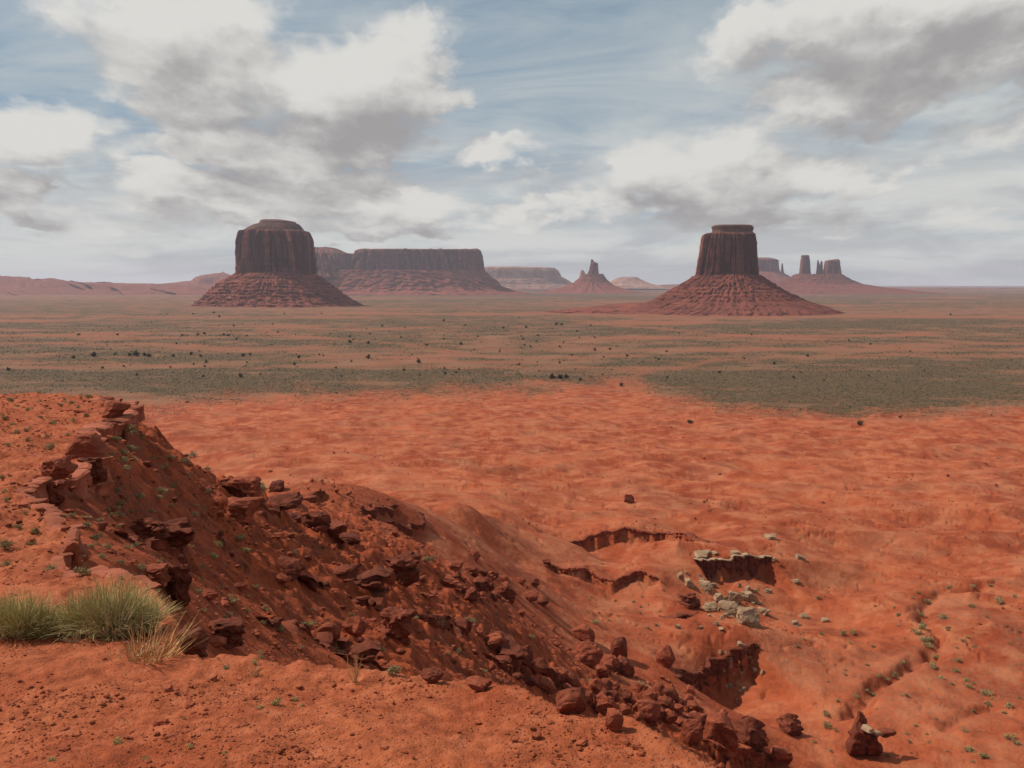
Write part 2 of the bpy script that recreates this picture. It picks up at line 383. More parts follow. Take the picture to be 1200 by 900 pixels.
def low_full(x, Y, fine=True):
    """height (against the eye) of everything below the rim"""
    z = base_low(x, Y)
    mid = (Y > 60) & (Y < 320)
    if mid.any():
        xm, ym = x[mid], Y[mid]; dz = np.zeros(xm.shape)
        for k, (pts, h, fall, wd) in SCARPS.items():
            sd, t = poly_sd(xm, ym, SC_XY[k])
            sd = sd+1.6*fbm(xm/5, ym/5, 31, 3)
            tap = sst(0, .12, t)*sst(1, .88, t)
            dz -= h*tap*sst(-.2, wd, sd)*np.exp(-np.maximum(sd, 0)/fall)
        for pts, dep, wid in WASH_XY:
            sd, t = poly_sd(xm, ym, pts); sd = np.abs(sd+1.8*fbm(xm/14, ym/14, 77, 3))
            dz -= dep*np.exp(-(sd/wid)**2)*(sst(0, .1, t) if dep > 2 or dep < 1 else sst(1, .85, t))
        z[mid] += dz
    hill = sst(172, 112, Y); bad = sst(150, 215, Y)*sst(900, 560, Y); plain = sst(500, 900, Y)
    sc = np.clip(Y/55, .16, 1.2)
    # hillside: rubble and shallow runnels that follow the fall of the slope
    wx = x+2.5*fbm(x/9, Y/9, 5, 2)
    z = z+hill*sc*(.9*fbm(x/9, Y/9, 11, 3)+.42*fbm(x/2.3, Y/2.3, 12, 4, .55)+.55*(.3-np.abs(perlin((wx-Y*.5)/4.2, (Y+x)/16, 13))))
    cr = 1-np.abs(fbm(x/3.4, Y/3.4, 14, 3, .55))*2.2; cell = _h(np.floor((x+.8*fbm(x/2, Y/2, 15, 2))/1.7).astype(np.int64), np.floor((Y+.9*fbm(x/2+9, Y/2, 16, 2))/1.5).astype(np.int64), 17)
    z = z+hill*sc*(.30*np.clip(cr, -.6, 1)+.55*(cell-.5)*sst(.05, .5, fbm(x/11, Y/11, 18, 3)))
    # badlands: rounded swells parted by small drainage lines
    n1 = fbm(x/58, Y/34, 21, 2, .45); n2 = fbm((x+9*n1)/21, (Y+6*n1)/15, 22, 2, .45); n3 = fbm(x/7.5, Y/6, 23, 2)
    z = z+bad*(3.0*(.45-np.abs(n1)*1.5)+.75*(.4-np.abs(n2)*1.4)+.14*n3)*sst(120, 260, Y)
    dr = fbm(x/38+.4*n1, Y/27, 26, 4, .55); dr2 = fbm(x/13, Y/10, 27, 3, .5)
    z = z-bad*(.6*np.exp(-(dr/.045)**2)+.10*np.exp(-(dr2/.07)**2)*sst(460, 300, Y))
    mb = sst(80, 140, Y)*sst(300, 230, Y)
    z = z+mb*(.6*fbm(x/24, Y/20, 24, 3)+.45*(.3-np.abs(fbm(x/8, Y/9, 25, 2))))
    z = z+plain*(1.6*fbm(x/260, Y/160, 41, 3)+.35*fbm(x/40, Y/30, 42, 2))
    if fine:
        z = z+.10*sst(400, 100, Y)*fbm(x/1.1, Y/1.1, 51, 3, .6)*np.clip(Y/60, .3, 1)
    return z


# the rim: the flat red ledge the camera stands on and its left-hand continuation
P_Y = np.array([-10, 0, 3, 5, 10, 20, 35, 60, 80, 120]); P_Z = np.array([-1.55, -1.7, -1.93, -2.2, -3.0, -4.5, -6.05, -8.15, -9.9, -13])
def rim_base(x, Y):
    z = np.interp(Y, P_Y, P_Z)
    return z
def rim_y(py):
    Ys = np.exp(np.linspace(math.log(1.5), math.log(90), 3000)); t = -np.interp(Ys, P_Y, P_Z)/Ys
    return float(np.interp(-tanp(py), -t, Ys))
RIM_PX = [(930, 912), (862, 895), (800, 884), (742, 862), (690, 840), (630, 821), (560, 803), (470, 790), (400, 780), (345, 772), (312, 764), (290, 768), (240, 770), (226, 752), (212, 728), (176, 694),
          (120, 676), (84, 668), (66, 655), (86, 634), (64, 612), (44, 592), (24, 574), (40, 562), (76, 556), (112, 541), (98, 514), (112, 498), (143, 489), (141, 475), (118, 467)]
RIM = []
for (px, py) in RIM_PX:
    Y = rim_y(py); RIM.append((float(upx(px, py))*Y, Y))
RIM = [(2.2, -10), (2.0, 0), (1.75, 2.2)] + RIM + [(-36, 67.5), (-60, 70), (-110, 72), (-110, -10)]


def rim_sd(x, Y):
    pts = RIM+[RIM[0]]
    best = np.full(x.shape, 1e9); ins = np.zeros(x.shape, bool)
    for a, b in zip(pts, pts[1:]):
        dx, dy = b[0]-a[0], b[1]-a[1]; l2 = dx*dx+dy*dy+1e-12
        t = np.clip(((x-a[0])*dx+(Y-a[1])*dy)/l2, 0, 1)
        d = np.hypot(x-a[0]-t*dx, Y-a[1]-t*dy); best = np.minimum(best, d)
        c = ((a[1] > Y) != (b[1] > Y)) & (x < (dx*(Y-a[1])/(dy if dy else 1e-9)+a[0])); ins ^= c
    sd = np.where(ins, -best, best); s = np.clip(np.maximum(Y, 2)*.022, .04, 1.1)
    return sd+s*fbm(x/(s*5), Y/(s*5), 61, 4, .6)


def rim_full(x, Y):
    """height of the rim ledge and the signed distance to its edge"""
    sd = rim_sd(x, Y); Yc = np.maximum(Y, 2)
    z = rim_base(x, Y)
    s = np.clip(Yc/18, .25, 1.4)
    z = z+s*.16*fbm(x/2.6, Y/2.6, 71, 3)+.045*fbm(x/.55, Y/.55, 72, 4, .55)*np.clip(Yc/6, .6, 2)+.013*np.abs(fbm(x/.16, Y/.16, 73, 3, .6))
    # thin broken plates near the edge
    pl = np.floor((fbm(x/(1.1*s+.3), Y/(1.1*s+.3), 74, 3)+sd*.25/(s+.2))*3)/3
    z = z+.05*s*pl*sst(-3*s, -.1, sd)
    wd = np.clip(Yc*.035, .10, 1.0)
    return z, sd, wd


def ground(x, Y):
    """top surface: rim where it stands, else the land below"""
    x = np.asarray(x, float); Y = np.asarray(Y, float)
    zl = low_full(x, Y)
    near = (Y < 75)
    if near.any():
        zr, sd, wd = rim_full(x[near], Y[near]); k = sst(-.05, 1.0, sd/wd)
        zz = zr*(1-k)+(zl[near]-.3)*k
        zl[near] = np.where(sd < wd, np.maximum(zz, zl[near]), zl[near])
    return zl


def hits(pix, y0=2.0, y1=2600, n=900):
    """where the rays through picture points meet the ground -> (x, Y, z) against the eye"""
    Ys = np.exp(np.linspace(math.log(y0), math.log(y1), n))
    P = np.array(pix, float); t = tanp(P[:, 1])[:, None]; u = upx(P[:, 0], P[:, 1])[:, None]
    X = u*Ys; YY = np.broadcast_to(Ys, X.shape).copy()
    g = ground(X.ravel(), YY.ravel()).reshape(X.shape)
    below = (-t*Ys) <= g
    idx = np.where(below.any(1), below.argmax(1), n-1)
    out = []
    for i, k in enumerate(idx): out.append((float(X[i, k]), float(Ys[k]), float(g[i, k])))
    return out


# ------------------------------------------------------------------ materials
def new_mat(name, rough=.9):
    m = bpy.data.materials.new(name); m.use_nodes = True; t = m.node_tree; t.nodes.clear(); N = NT(t)
    b = N.n('ShaderNodeBsdfPrincipled', ins={'Roughness': rough, 'Specular IOR Level': .12})
    t.links.new(b.outputs[0], N.n('ShaderNodeOutputMaterial').inputs[0])
    return m, N, b


def finish(N, b, col, bump=None, strength=.5, dist=.1):
    N.t.links.new(col, b.inputs['Base Color'])
    if bump is not None:
        bm = N.n('ShaderNodeBump', ins={'Strength': strength, 'Distance': dist, 'Height': bump})
        N.t.links.new(bm.outputs[0], b.inputs['Normal'])


def soil_mat():
    m, N, b = new_mat('red_sand')
    face = N.n('ShaderNodeAttribute', attribute_name='face').outputs['Fac']
    pos = N.n('ShaderNodeNewGeometry').outputs['Position']
    n1 = N.noise(pos, .9, 6, .6); n2 = N.noise(pos, 9, 8, .65); n3 = N.noise(pos, 55, 5, .6)
    c = N.mix(N.mr(n1, .35, .65), (.285, .058, .021), (.385, .105, .043))
    c = N.mix(N.mr(n2, .42, .70, 0, .75), c, (.165, .036, .014))
    c = N.mix(N.mr(n2, .50, .28, 0, .5), c, (.43, .15, .08))
    c = N.mix(N.mr(n3, .60, .74, 0, .55), c, (.20, .055, .03))
    v = N.n('ShaderNodeTexVoronoi', ins={'Vector': pos, 'Scale': 38, 'Randomness': 1}).outputs
    c = N.mix(N.mr(v[0], .22, .12, 0, .5), c, N.mix(N.n('ShaderNodeSeparateColor', ins={0: v[1]}).outputs[0], (.24, .065, .04), (.50, .20, .13)))
    h = N.math('ADD', N.math('ADD', N.math('MULTIPLY', n2, .6), N.math('MULTIPLY', n3, .25)), N.math('MULTIPLY', N.mr(v[0], .3, .05), .2))
    # bare broken rock where the rim breaks away
    c = N.mix(face, c, N.mix(N.mr(n2, .36, .64), (.12, .032, .018), (.27, .072, .036)))
    finish(N, b, c, h, .9, .05)
    return m


def land_mat():
    m, N, b = new_mat('valley_ground')
    pos = N.n('ShaderNodeNewGeometry').outputs['Position']
    A = lambda n: N.n('ShaderNodeAttribute', attribute_name=n).outputs['Fac']
    hill, veg, bare, grey = A('hill'), A('veg'), A('bare'), A('grey')
    n1 = N.noise(pos, .018, 7, .6); n2 = N.noise(pos, .11, 8, .62); n3 = N.noise(pos, .8, 8, .65); n4 = N.noise(pos, 5, 6, .65)
    # red flats
    red = N.mix(N.mr(n1, .36, .64), (.26, .050, .019), (.355, .086, .036))
    red = N.mix(N.mr(n2, .44, .66, 0, .75), red, (.42, .145, .068))
    red = N.mix(N.mr(n2, .48, .30, 0, .7), red, (.17, .032, .012))
    red = N.mix(N.mr(n3, .54, .72, 0, .65), red, (.105, .027, .014))
    red = N.mix(N.math('MULTIPLY', grey, N.mr(n3, .38, .66, 0, .45)), red, (.25, .125, .072))
    # hillside rubble
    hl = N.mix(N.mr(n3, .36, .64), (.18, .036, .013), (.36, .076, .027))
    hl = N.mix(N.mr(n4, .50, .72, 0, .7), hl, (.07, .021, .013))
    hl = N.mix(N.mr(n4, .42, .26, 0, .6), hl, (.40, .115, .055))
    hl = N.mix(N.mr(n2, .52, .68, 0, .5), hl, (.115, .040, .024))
    # scrub on the plain: sage clumps over pinkish tan sand
    tan = N.mix(N.mr(n1, .35, .65), (.205, .078, .043), (.215, .108, .062))
    sage = N.mix(N.mr(n2, .3, .7), (.052, .039, .020), (.094, .069, .036))
    spk = N.n('ShaderNodeTexVoronoi', ins={'Vector': pos, 'Scale': .22, 'Randomness': 1, 'Detail': 1.0}).outputs[0]
    cover = N.mr(N.math('ADD', spk, N.math('MULTIPLY', veg, -.85)), .05, -.35)
    plain = N.mix(N.math('ADD', N.math('MULTIPLY', cover, .45), N.math('MULTIPLY', veg, .68), clamp=True), tan, sage)
    plain = N.mix(bare, plain, N.mix(N.mr(n2, .35, .65), (.25, .095, .052), (.225, .076, .041)))
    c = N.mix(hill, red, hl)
    c = N.mix(A('plain'), c, plain)
    h = N.math('ADD', N.math('MULTIPLY', n3, 1.0), N.math('MULTIPLY', n4, .22))
    finish(N, b, c, h, .8, .5)
    return m


def rock_mat(name, dark, light, pale, scale=1.0, strata=5.0, bump=.6, objcoord=True, streak=0.0):
    m, N, b = new_mat(name, .85)
    pos = N.n('ShaderNodeNewGeometry').outputs['Position']
    info = N.n('ShaderNodeObjectInfo')
    p2 = N.vm('ADD', pos, N.vm('SCALE', info.outputs['Location'], .37))
    n1 = N.noise(p2, .9*scale, 6, .6); n2 = N.noise(p2, 4.5*scale, 7, .65)
    st = N.n('ShaderNodeMapping', ins={0: p2, 3: (.12*scale, .12*scale, strata*scale)}).outputs[0]
    n3 = N.noise(st, 1.0, 5, .6, .25)
    c = N.mix(N.mr(n1, .34, .66), dark, light)
    c = N.mix(N.mr(n3, .46, .66, 0, .55), c, tuple(x*.45 for x in dark))
    c = N.mix(N.mr(n2, .54, .74, 0, .7), c, pale)
    c = N.mix(N.mr(n2, .44, .28, 0, .6), c, tuple(x*.55 for x in dark))
    if streak:
        sk = N.n('ShaderNodeMapping', ins={0: pos, 3: (.9*scale, .9*scale, .085*scale)}).outputs[0]
        s1 = N.noise(sk, 1.0, 6, .6)
        c = N.mix(N.mr(s1, .48, .58, 0, streak*.9), c, tuple(x*.38 for x in dark))
        c = N.mix(N.mr(s1, .45, .34, 0, streak*.7), c, pale)
    c = N.mix(N.mr(info.outputs['Random'], 0, 1, 0, .35), c, tuple(x*.6 for x in dark))
    h = N.math('ADD', N.math('MULTIPLY', n3, .8), N.math('MULTIPLY', n2, .6))
    finish(N, b, c, h, bump, .12/scale)
    return m


def leaf_mat(name, c1, c2, c3=None):
    m, N, b = new_mat(name, .8)
    g = N.n('ShaderNodeNewGeometry')
    r = g.outputs['Random Per Island']
    c = N.mix(r, c1, c2)
    if c3: c = N.mix(N.mr(r, .82, .9), c, c3)
    info = N.n('ShaderNodeObjectInfo').outputs['Random']
    c = N.mix(N.mr(info, 0, 1, 0, .45), c, tuple(x*.6 for x in c1))
    finish(N, b, c)
    return m


M = {}
M['soil'] = soil_mat(); M['land'] = land_mat()
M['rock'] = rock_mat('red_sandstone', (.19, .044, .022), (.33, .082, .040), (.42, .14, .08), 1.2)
M['rockdark'] = rock_mat('dark_sandstone', (.12, .030, .016), (.215, .052, .027), (.30, .088, .048), .8)  # red sandstone again in darker tones
M['ledge'] = rock_mat('ledge_sandstone', (.17, .040, .020), (.32, .076, .035), (.40, .12, .06), .35, 6)
M['rimrock'] = rock_mat('rim_sandstone', (.25, .066, .034), (.40, .118, .064), (.46, .17, .10), 1.2)
M['white'] = rock_mat('pale_limestone', (.29, .175, .105), (.40, .265, .17), (.47, .335, .22), .5, 3)
M['gravel'] = rock_mat('red_gravel', (.27, .064, .028), (.37, .10, .047), (.44, .16, .09), 3)
M['tower'] = rock_mat('butte_cliff', (.145, .050, .037), (.25, .080, .053), (.37, .125, .078), .035, 2.0, .9, streak=1.0)
M['talus'] = rock_mat('butte_talus', (.165, .048, .034), (.27, .078, .048), (.34, .11, .068), .022, 7.0, .7)
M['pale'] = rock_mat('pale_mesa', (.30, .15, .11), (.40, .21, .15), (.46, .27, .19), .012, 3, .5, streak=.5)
M['cap'] = rock_mat('butte_cap', (.09, .042, .032), (.16, .070, .050), (.21, .10, .07), .03, 4, .7)
M['sage'] = leaf_mat('sage_leaves', (.27, .20, .088), (.41, .315, .155), (.44, .33, .18))
M['green'] = leaf_mat('rabbitbrush_stems', (.27, .225, .08), (.52, .43, .18), (.60, .46, .23))
M['straw'] = leaf_mat('dry_grass', (.50, .27, .11), (.64, .39, .18))
M['twig'] = leaf_mat('dead_twigs', (.36, .25, .13), (.48, .35, .20))
M['juniper'] = leaf_mat('juniper_leaves', (.028, .034, .02), (.06, .062, .036))
M['plainsage'] = leaf_mat('plain_sage_leaves', (.055, .046, .025), (.135, .108, .058))


# ------------------------------------------------------------------ ground meshes
def grid_faces(r, c):
    i = np.arange(r*c).reshape(r, c)
    return np.stack([i[:-1, :-1].ravel(), i[:-1, 1:].ravel(), i[1:, 1:].ravel(), i[1:, :-1].ravel()], 1)


def seg_px(x, Y, line, width):
    """soft band along a line given in picture points on the plain (in slope / log-distance space)"""
    pts = [(float(upx(px, py)), math.log(100/float(tanp(py)))) for px, py in line]
    sd, t = poly_sd(x/Y, np.log(Y)*1.0, pts)
    return sd


def build_low():
    v = []
    Y = 1.6
    while Y < 32000:
        v.append(Y)
        Y *= 1+(.012 if Y < 9 else .0052 if Y < 140 else .0042 if Y < 330 else .0065 if Y < 900 else .010 if Y < 3000 else .02)
    Ys = np.array(v)
    us = np.concatenate([np.linspace(-2.2, -.70, 40)[:-1], np.linspace(-.70, .70, 1020), np.linspace(.70, 2.2, 40)[1:]])
    YY, UU = np.meshgrid(Ys, us, indexing='ij'); X = UU*YY
    Z = low_full(X, YY)
    near = YY < 76
    zr, sd, wd = rim_full(X[near], YY[near])
    Z[near] = np.where(sd < wd*.3, np.minimum(Z[near], zr-.45), Z[near])   # stay under the rim ledge
    # ground covers
    w = .12*fbm(UU*9, np.log(YY)*9, 81, 4)
    py = 450+FPX*np.tan(np.arctan(100/YY)-PITCH)
    px = 600+UU*FPX
    edge = np.interp(px, [-300, 140, 200, 330, 500, 640, 720, 750, 775, 850, 950, 1050, 1200, 1500], [480, 480, 473, 462, 457, 453, 449, 447, 462, 474, 484, 486, 478, 470])
    jit = 7*fbm(UU*22, np.log(YY)*14, 82, 5, .65)+5*fbm(UU*140, np.log(YY)*80, 88, 3)
    plain = sst(15.0, -13.0, py-edge+jit)*sst(520, 640, YY)
    n_big = fbm(UU*3.2, np.log(YY)*9, 83, 4)
    n_str = fbm(UU*2.0+3, np.log(YY)*22, 84, 4)
    n_pat = fbm(X/90, YY/70, 89, 5, .6)
    veg = .72+.5*n_big+.28*n_str+.75*n_pat
    def blob(cx, cy, rx, ry): return np.exp(-(((px-cx)/rx)**2+((py-cy)/ry)**2))
    veg += .55*blob(330, 445, 330, 18)+.75*blob(990, 452, 260, 20)+.3*blob(1100, 470, 180, 12)+.35*blob(60, 395, 200, 8)+.25*blob(560, 380, 260, 8)+.35*blob(1050, 380, 200, 7)
    veg += .55*blob(500, 343, 130, 4)+.4*blob(1050, 350, 160, 3.5)+.35*blob(640, 347, 90, 4)
    veg -= .75*blob(850, 369, 180, 7)+.55*blob(320, 362, 140, 6)+.45*blob(620, 415, 160, 18)+.35*blob(950, 412, 250, 6)+.5*blob(160, 427, 230, 4)+.5*blob(1150, 366, 120, 6)+.4*blob(100, 350, 160, 6)
    veg = np.clip(veg, 0, 1)
    bare = np.zeros_like(veg)
    lines = [([(312, 384), (322, 391), (352, 395), (430, 399), (486, 405), (512, 411), (560, 417), (640, 420), (745, 418)], .010),
             ([(0, 402), (120, 403), (200, 403), (262, 408)], .022), ([(0, 425), (90, 423), (190, 428), (300, 431)], .012),
             ([(728, 455), (736, 441), (752, 433), (800, 430), (830, 423), (900, 419), (1010, 415), (1200, 417)], .014), ([(500, 432), (640, 430), (760, 431)], .010),
             ([(640, 372), (700, 379), (780, 386), (880, 393), (960, 398)], .010), ([(250, 372), (330, 372), (430, 372)], .02), ([(640, 366), (800, 373), (980, 371), (1200, 372)], .035),
             ([(340, 412), (470, 420), (520, 424)], .008), ([(900, 400), (1040, 405), (1200, 402)], .02)]
    far = YY > 500
    for ln, wd_ in lines:
        s = np.abs(seg_px(X[far], YY[far], ln, wd_)+.02*fbm(UU[far]*30, np.log(YY[far])*30, 85, 3))
        bare[far] = np.maximum(bare[far], sst(wd_*1.7, wd_*.3, s)*.7)
    bare = np.clip(bare+.9*sst(.55, .95, -n_big*1.6+.3*n_str-.05)*sst(900, 1500, YY), 0, 1)
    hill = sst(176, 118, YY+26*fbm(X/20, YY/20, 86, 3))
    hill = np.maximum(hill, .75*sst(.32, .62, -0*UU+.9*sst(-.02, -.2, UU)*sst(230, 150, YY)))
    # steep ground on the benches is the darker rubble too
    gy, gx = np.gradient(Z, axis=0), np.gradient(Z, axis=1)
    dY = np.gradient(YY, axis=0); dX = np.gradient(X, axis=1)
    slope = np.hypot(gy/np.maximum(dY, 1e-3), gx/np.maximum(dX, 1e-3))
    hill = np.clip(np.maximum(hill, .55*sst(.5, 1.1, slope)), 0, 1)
    grey = np.clip(sst(.10, .5, fbm(X/40, YY/30, 87, 4)+.55*np.exp(-(((px-1100)/150)**2+((YY-205)/45)**2))), 0, 1)*sst(130, 180, YY)
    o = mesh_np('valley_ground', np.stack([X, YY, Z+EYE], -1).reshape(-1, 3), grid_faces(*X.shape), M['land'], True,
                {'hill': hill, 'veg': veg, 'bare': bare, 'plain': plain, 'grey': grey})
    tag(o, kind='structure')
    fringe = sst(46, -6, py-edge+jit*1.5)*sst(430, 560, YY)*(.35+.65*sst(-.2, .4, fbm(X/60, YY/40, 95, 4)))
    return Ys, us, veg, plain, bare, fringe


LOW = build_low()


def build_rim():
    q = [.35]
    while q[-1] < 80: q.append(q[-1]*(1.0048))
    Ys = np.array(q)-3.0+.2
    us = np.linspace(-.80, .42, 760)
    YY, UU = np.meshgrid(Ys, us, indexing='ij'); X = UU*(YY+3.0)
    zr, sd, wd = rim_full(X, YY)
    zl = low_full(X, np.maximum(YY, 1.5))
    k = sst(-.05, 1.0, sd/wd)
    rough = 1+.0*sd
    Z = zr*(1-k)+(np.minimum(zl, zr)-.35)*k
    keep = (sd < wd*1.25)
    f = grid_faces(*X.shape)
    kf = keep.ravel()[f].any(1)
    f = f[kf]
    used = np.unique(f); mp = np.full(X.size, -1, np.int64); mp[used] = np.arange(len(used))
    V = np.stack([X, YY, Z+EYE], -1).reshape(-1, 3)[used]
    o = mesh_np('rim_ground', V, mp[f], M['soil'], True, {'face': sst(.05, .45, sd/wd).ravel()[used]})
    tag(o, kind='structure')


build_rim()


# ------------------------------------------------------------------ haze
def build_haze():
    m = bpy.data.materials.new('desert_air'); m.use_nodes = True; t = m.node_tree; t.nodes.clear(); N = NT(t)
    v = N.n('ShaderNodeVolumePrincipled', ins={'Color': (.72, .77, .94, 1), 'Density': HAZE, 'Anisotropy': .15})
    t.links.new(v.outputs[0], N.n('ShaderNodeOutputMaterial').inputs[1])
    x0, x1, y0, y1, z0, z1 = -36000, 36000, -60, 33500, -9, EYE+330
    vs = [(x, y, z) for z in (z0, z1) for x, y in ((x0, y0), (x1, y0), (x1, y1), (x0, y1))]
    o = mesh_np('haze', vs, [(0, 3, 2, 1), (4, 5, 6, 7), (0, 1, 5, 4), (1, 2, 6, 5), (2, 3, 7, 6), (3, 0, 4, 7)], m, False)
    tag(o, kind='stuff')


HAZE = 3.0e-5
build_haze()


# ------------------------------------------------------------------ buttes and mesas
def loft(name, rows, Y, mat, parent, dr=.8, e=2.6, seed=0, cols=0.0, crack=0.0, rough=.02, terr=0.0, nt=300, nr=64, top=True, gully=0.0, yoff=0.0, topn=0.0, ztop=0.0):
    """rock body from its outline: rows (picture y, left x, right x) at distance Y, from the top down"""
    rows = np.array(rows, float)
    ys = np.linspace(rows[0, 0], rows[-1, 0], nr)
    if terr:   # cluster rows at ledges
        ph = (ys-ys[0])/(ys[-1]-ys[0])
        ys = ys
    xl = np.interp(ys, rows[:, 0], rows[:, 1]); xr = np.interp(ys, rows[:, 0], rows[:, 2])
    m = Y/FPX
    cx = upx((xl+xr)/2, ys)*Y; hw = (xr-xl)/2*m; z = EYE-tanp(ys)*Y
    H = z[0]-z[-1]
    th = np.linspace(0, 2*np.pi, nt, endpoint=False)
    ct, st = np.cos(th), np.sin(th)
    sup = (np.abs(ct)**e+np.abs(st)**e)**(-1/e)
    TH, ZZ = np.meshgrid(th, (z-z[-1])/H, indexing='xy')
    W = float(hw.max())
    k = 3.0
    cxn, sxn = np.cos(TH)*k, np.sin(TH)*k        # seamless round coordinate
    a = cxn+ZZ*.25+seed*3.7; b = sxn+ZZ*.13-seed*1.9
    rad = np.ones_like(TH)
    if cols:
        rad += cols*(.55*fbm(a*.8, b*.8, seed+1, 2)+.45*(.35-np.abs(perlin(a*2.1, b*2.1, seed+2)))+.22*fbm(a*5, b*5, seed+3, 3))
    if crack:
        lo = perlin(a*1.5, b*1.5, seed+9)
        rad -= crack*np.exp(-(lo/.13)**2)*sst(1.0, .86, ZZ)
        lo = perlin(a*3.6, b*3.6, seed+12)
        rad -= crack*.55*np.exp(-(lo/.15)**2)*(.4+.6*sst(-.2, .3, perlin(ZZ*4+a, b, seed+19)))
    if gully:
        gq = .55*fbm(cxn*2.6+seed, sxn*2.6, seed+4, 2)+.45*fbm(cxn*7+ZZ*.6, sxn*7+ZZ*9, seed+40, 4, .6)
        rad += gully*gq*(1.15-ZZ)
    hwz = hw[:, None]
    R_ = rad*hwz*sup[None]
    R_ += rough*W*(fbm(cxn*6+seed, sxn*6+ZZ*9, seed+5, 4, .6)+.5*fbm(cxn*26+seed, sxn*26+ZZ*40, seed+15, 2))
    if terr:
        s = ZZ*13+.35*fbm(cxn*.8, sxn*.8+ZZ, seed+6, 3)
        fr = s-np.floor(s)
        lay = _h(np.floor(s).astype(np.int64), np.zeros(s.shape, np.int64), seed)
        brk = .35+.65*sst(-.5, .3, fbm(cxn*3+lay*9, sxn*3, seed+7, 2))
        R_ += terr*W*(sst(.0, .85, fr)*-.5+.5-.0)*(.25+.75*lay**2)*brk*(-1)*sst(1, .85, ZZ)
    X = cx[:, None]+R_*ct[None]; YY = Y+yoff+R_*st[None]*dr
    Zg = np.broadcast_to(z[:, None], X.shape).copy()
    Zg += rough*.25*W*fbm(cxn*5, sxn*5+ZZ*6, seed+8, 3)
    if ztop: Zg += ztop*H*(np.floor(2.5*fbm(cxn*3.1+seed, sxn*3.1, seed+14, 3))/2.5)*sst(.55, 1.0, ZZ)
    V = np.stack([X, YY, Zg], -1).reshape(-1, 3)
    i = np.arange(nr*nt).reshape(nr, nt); j = np.roll(i, -1, 1)
    F = np.stack([i[:-1].ravel(), i[1:].ravel(), j[1:].ravel(), j[:-1].ravel()], 1)
    if top:
        # top surface: rings shrinking to the middle
        rings = []
        base = len(V); extra = []
        for q, f in enumerate((.82, .55, .25, .03)):
            hgt = z[0]+topn*H*(1-f)*(.6+.8*fbm(cxn[0]*1.4*f+seed, sxn[0]*1.4*f, seed+11, 3))
            extra.append(np.stack([cx[0]+R_[0]*ct*f, Y+yoff+R_[0]*st*dr*f, hgt], -1))
        V = np.concatenate([V]+extra)
        prev = i[0]
        for q in range(4):
            cur = base+q*nt+np.arange(nt)
            F = np.concatenate([F, np.stack([prev, np.roll(prev, -1), np.roll(cur, -1), cur], 1)])
            prev = cur
    return mesh_np(name, V, F, mat, True, parent=parent)


def butte(name, px, py, Y, label, cat, group=None):
    x, y, z = at(px, py, Y)
    o = empty(name, (0, 0, 0))
    tag(o, label, cat, group)
    return o


b = butte('butte', 322, 356, 3900, 'broad dark red butte with domed cap, at the left in front of the long mesa', 'butte')
loft('talus_slope', [(317, 292, 355), (320, 280, 366), (324, 272, 373), (331, 259, 382), (340, 249, 395), (350, 240, 408), (357, 229, 420), (362, 208, 440)], 3900, M['talus'], b, .9, 2.1, 3, gully=.05, rough=.018, terr=.05, nt=520, nr=110, top=False)
loft('cliff', [(270.6, 286, 356), (271.4, 282.5, 359), (274, 281, 361), (279, 280, 363), (285, 279.5, 364), (300, 280, 365), (322, 279, 369), (330, 274, 374)], 3900, M['tower'], b, .85, 2.7, 5, cols=.13, crack=.24, rough=.018, nt=520, nr=80, topn=.01)
loft('cap_rock', [(262.3, 304, 348), (263, 300, 349.5), (266, 294, 352), (269.5, 288.5, 354.5), (273, 287, 355)], 3900, M['cap'], b, .85, 2.5, 6, cols=.04, rough=.012, terr=.02, nt=300, nr=26)
loft('cap_rock', [(257.5, 308, 330), (258.5, 306, 336), (260, 306, 345), (263.5, 304, 347)], 3900, M['cap'], b, .8, 3, 7, cols=.05, rough=.015, nt=220, nr=12)
loft('pinnacle', [(277, 359.5, 362), (278.5, 358, 363.6), (284, 357, 364), (300, 356, 366), (322, 355, 368)], 3900, M['tower'], b, .8, 2.3, 8, cols=.1, rough=.02, nt=90, nr=34, yoff=-60)

b = butte('butte', 850, 365, 2970, 'tall narrow red butte with flat block on top of a wide talus cone', 'butte')
loft('talus_slope', [(314, 838, 860), (318, 826, 876), (323, 816, 889), (332, 801, 903), (340, 788, 915), (352, 768, 938), (360, 745, 964), (366, 722, 978), (370, 680, 1000)], 2970, M['talus'], b, .85, 2.1, 13, gully=.05, rough=.016, terr=.05, nt=560, nr=130, top=False)
loft('apron', [(355.5, 745, 800), (358, 715, 830), (361.5, 682, 860), (365, 650, 880), (369, 615, 900)], 2970, M['talus'], b, .7, 2.1, 19, gully=.12, rough=.012, terr=.05, nt=300, nr=40, topn=.02, yoff=60)
loft('cliff', [(273.5, 829, 879), (275, 826.5, 882), (280, 825, 883.5), (290, 823.5, 884), (305, 821, 884), (322, 818, 884.5), (332, 814, 888)], 2970, M['tower'], b, .8, 4.6, 17, cols=.11, crack=.20, rough=.018, nt=520, nr=84, topn=.01)
loft('cap_rock', [(264, 838, 877), (265.5, 835.5, 880), (269, 836.5, 880.5), (271.5, 836, 879), (275.5, 834, 882)], 2970, M['cap'], b, .75, 3.6, 18, cols=.06, rough=.014, nt=260, nr=20, topn=.05)

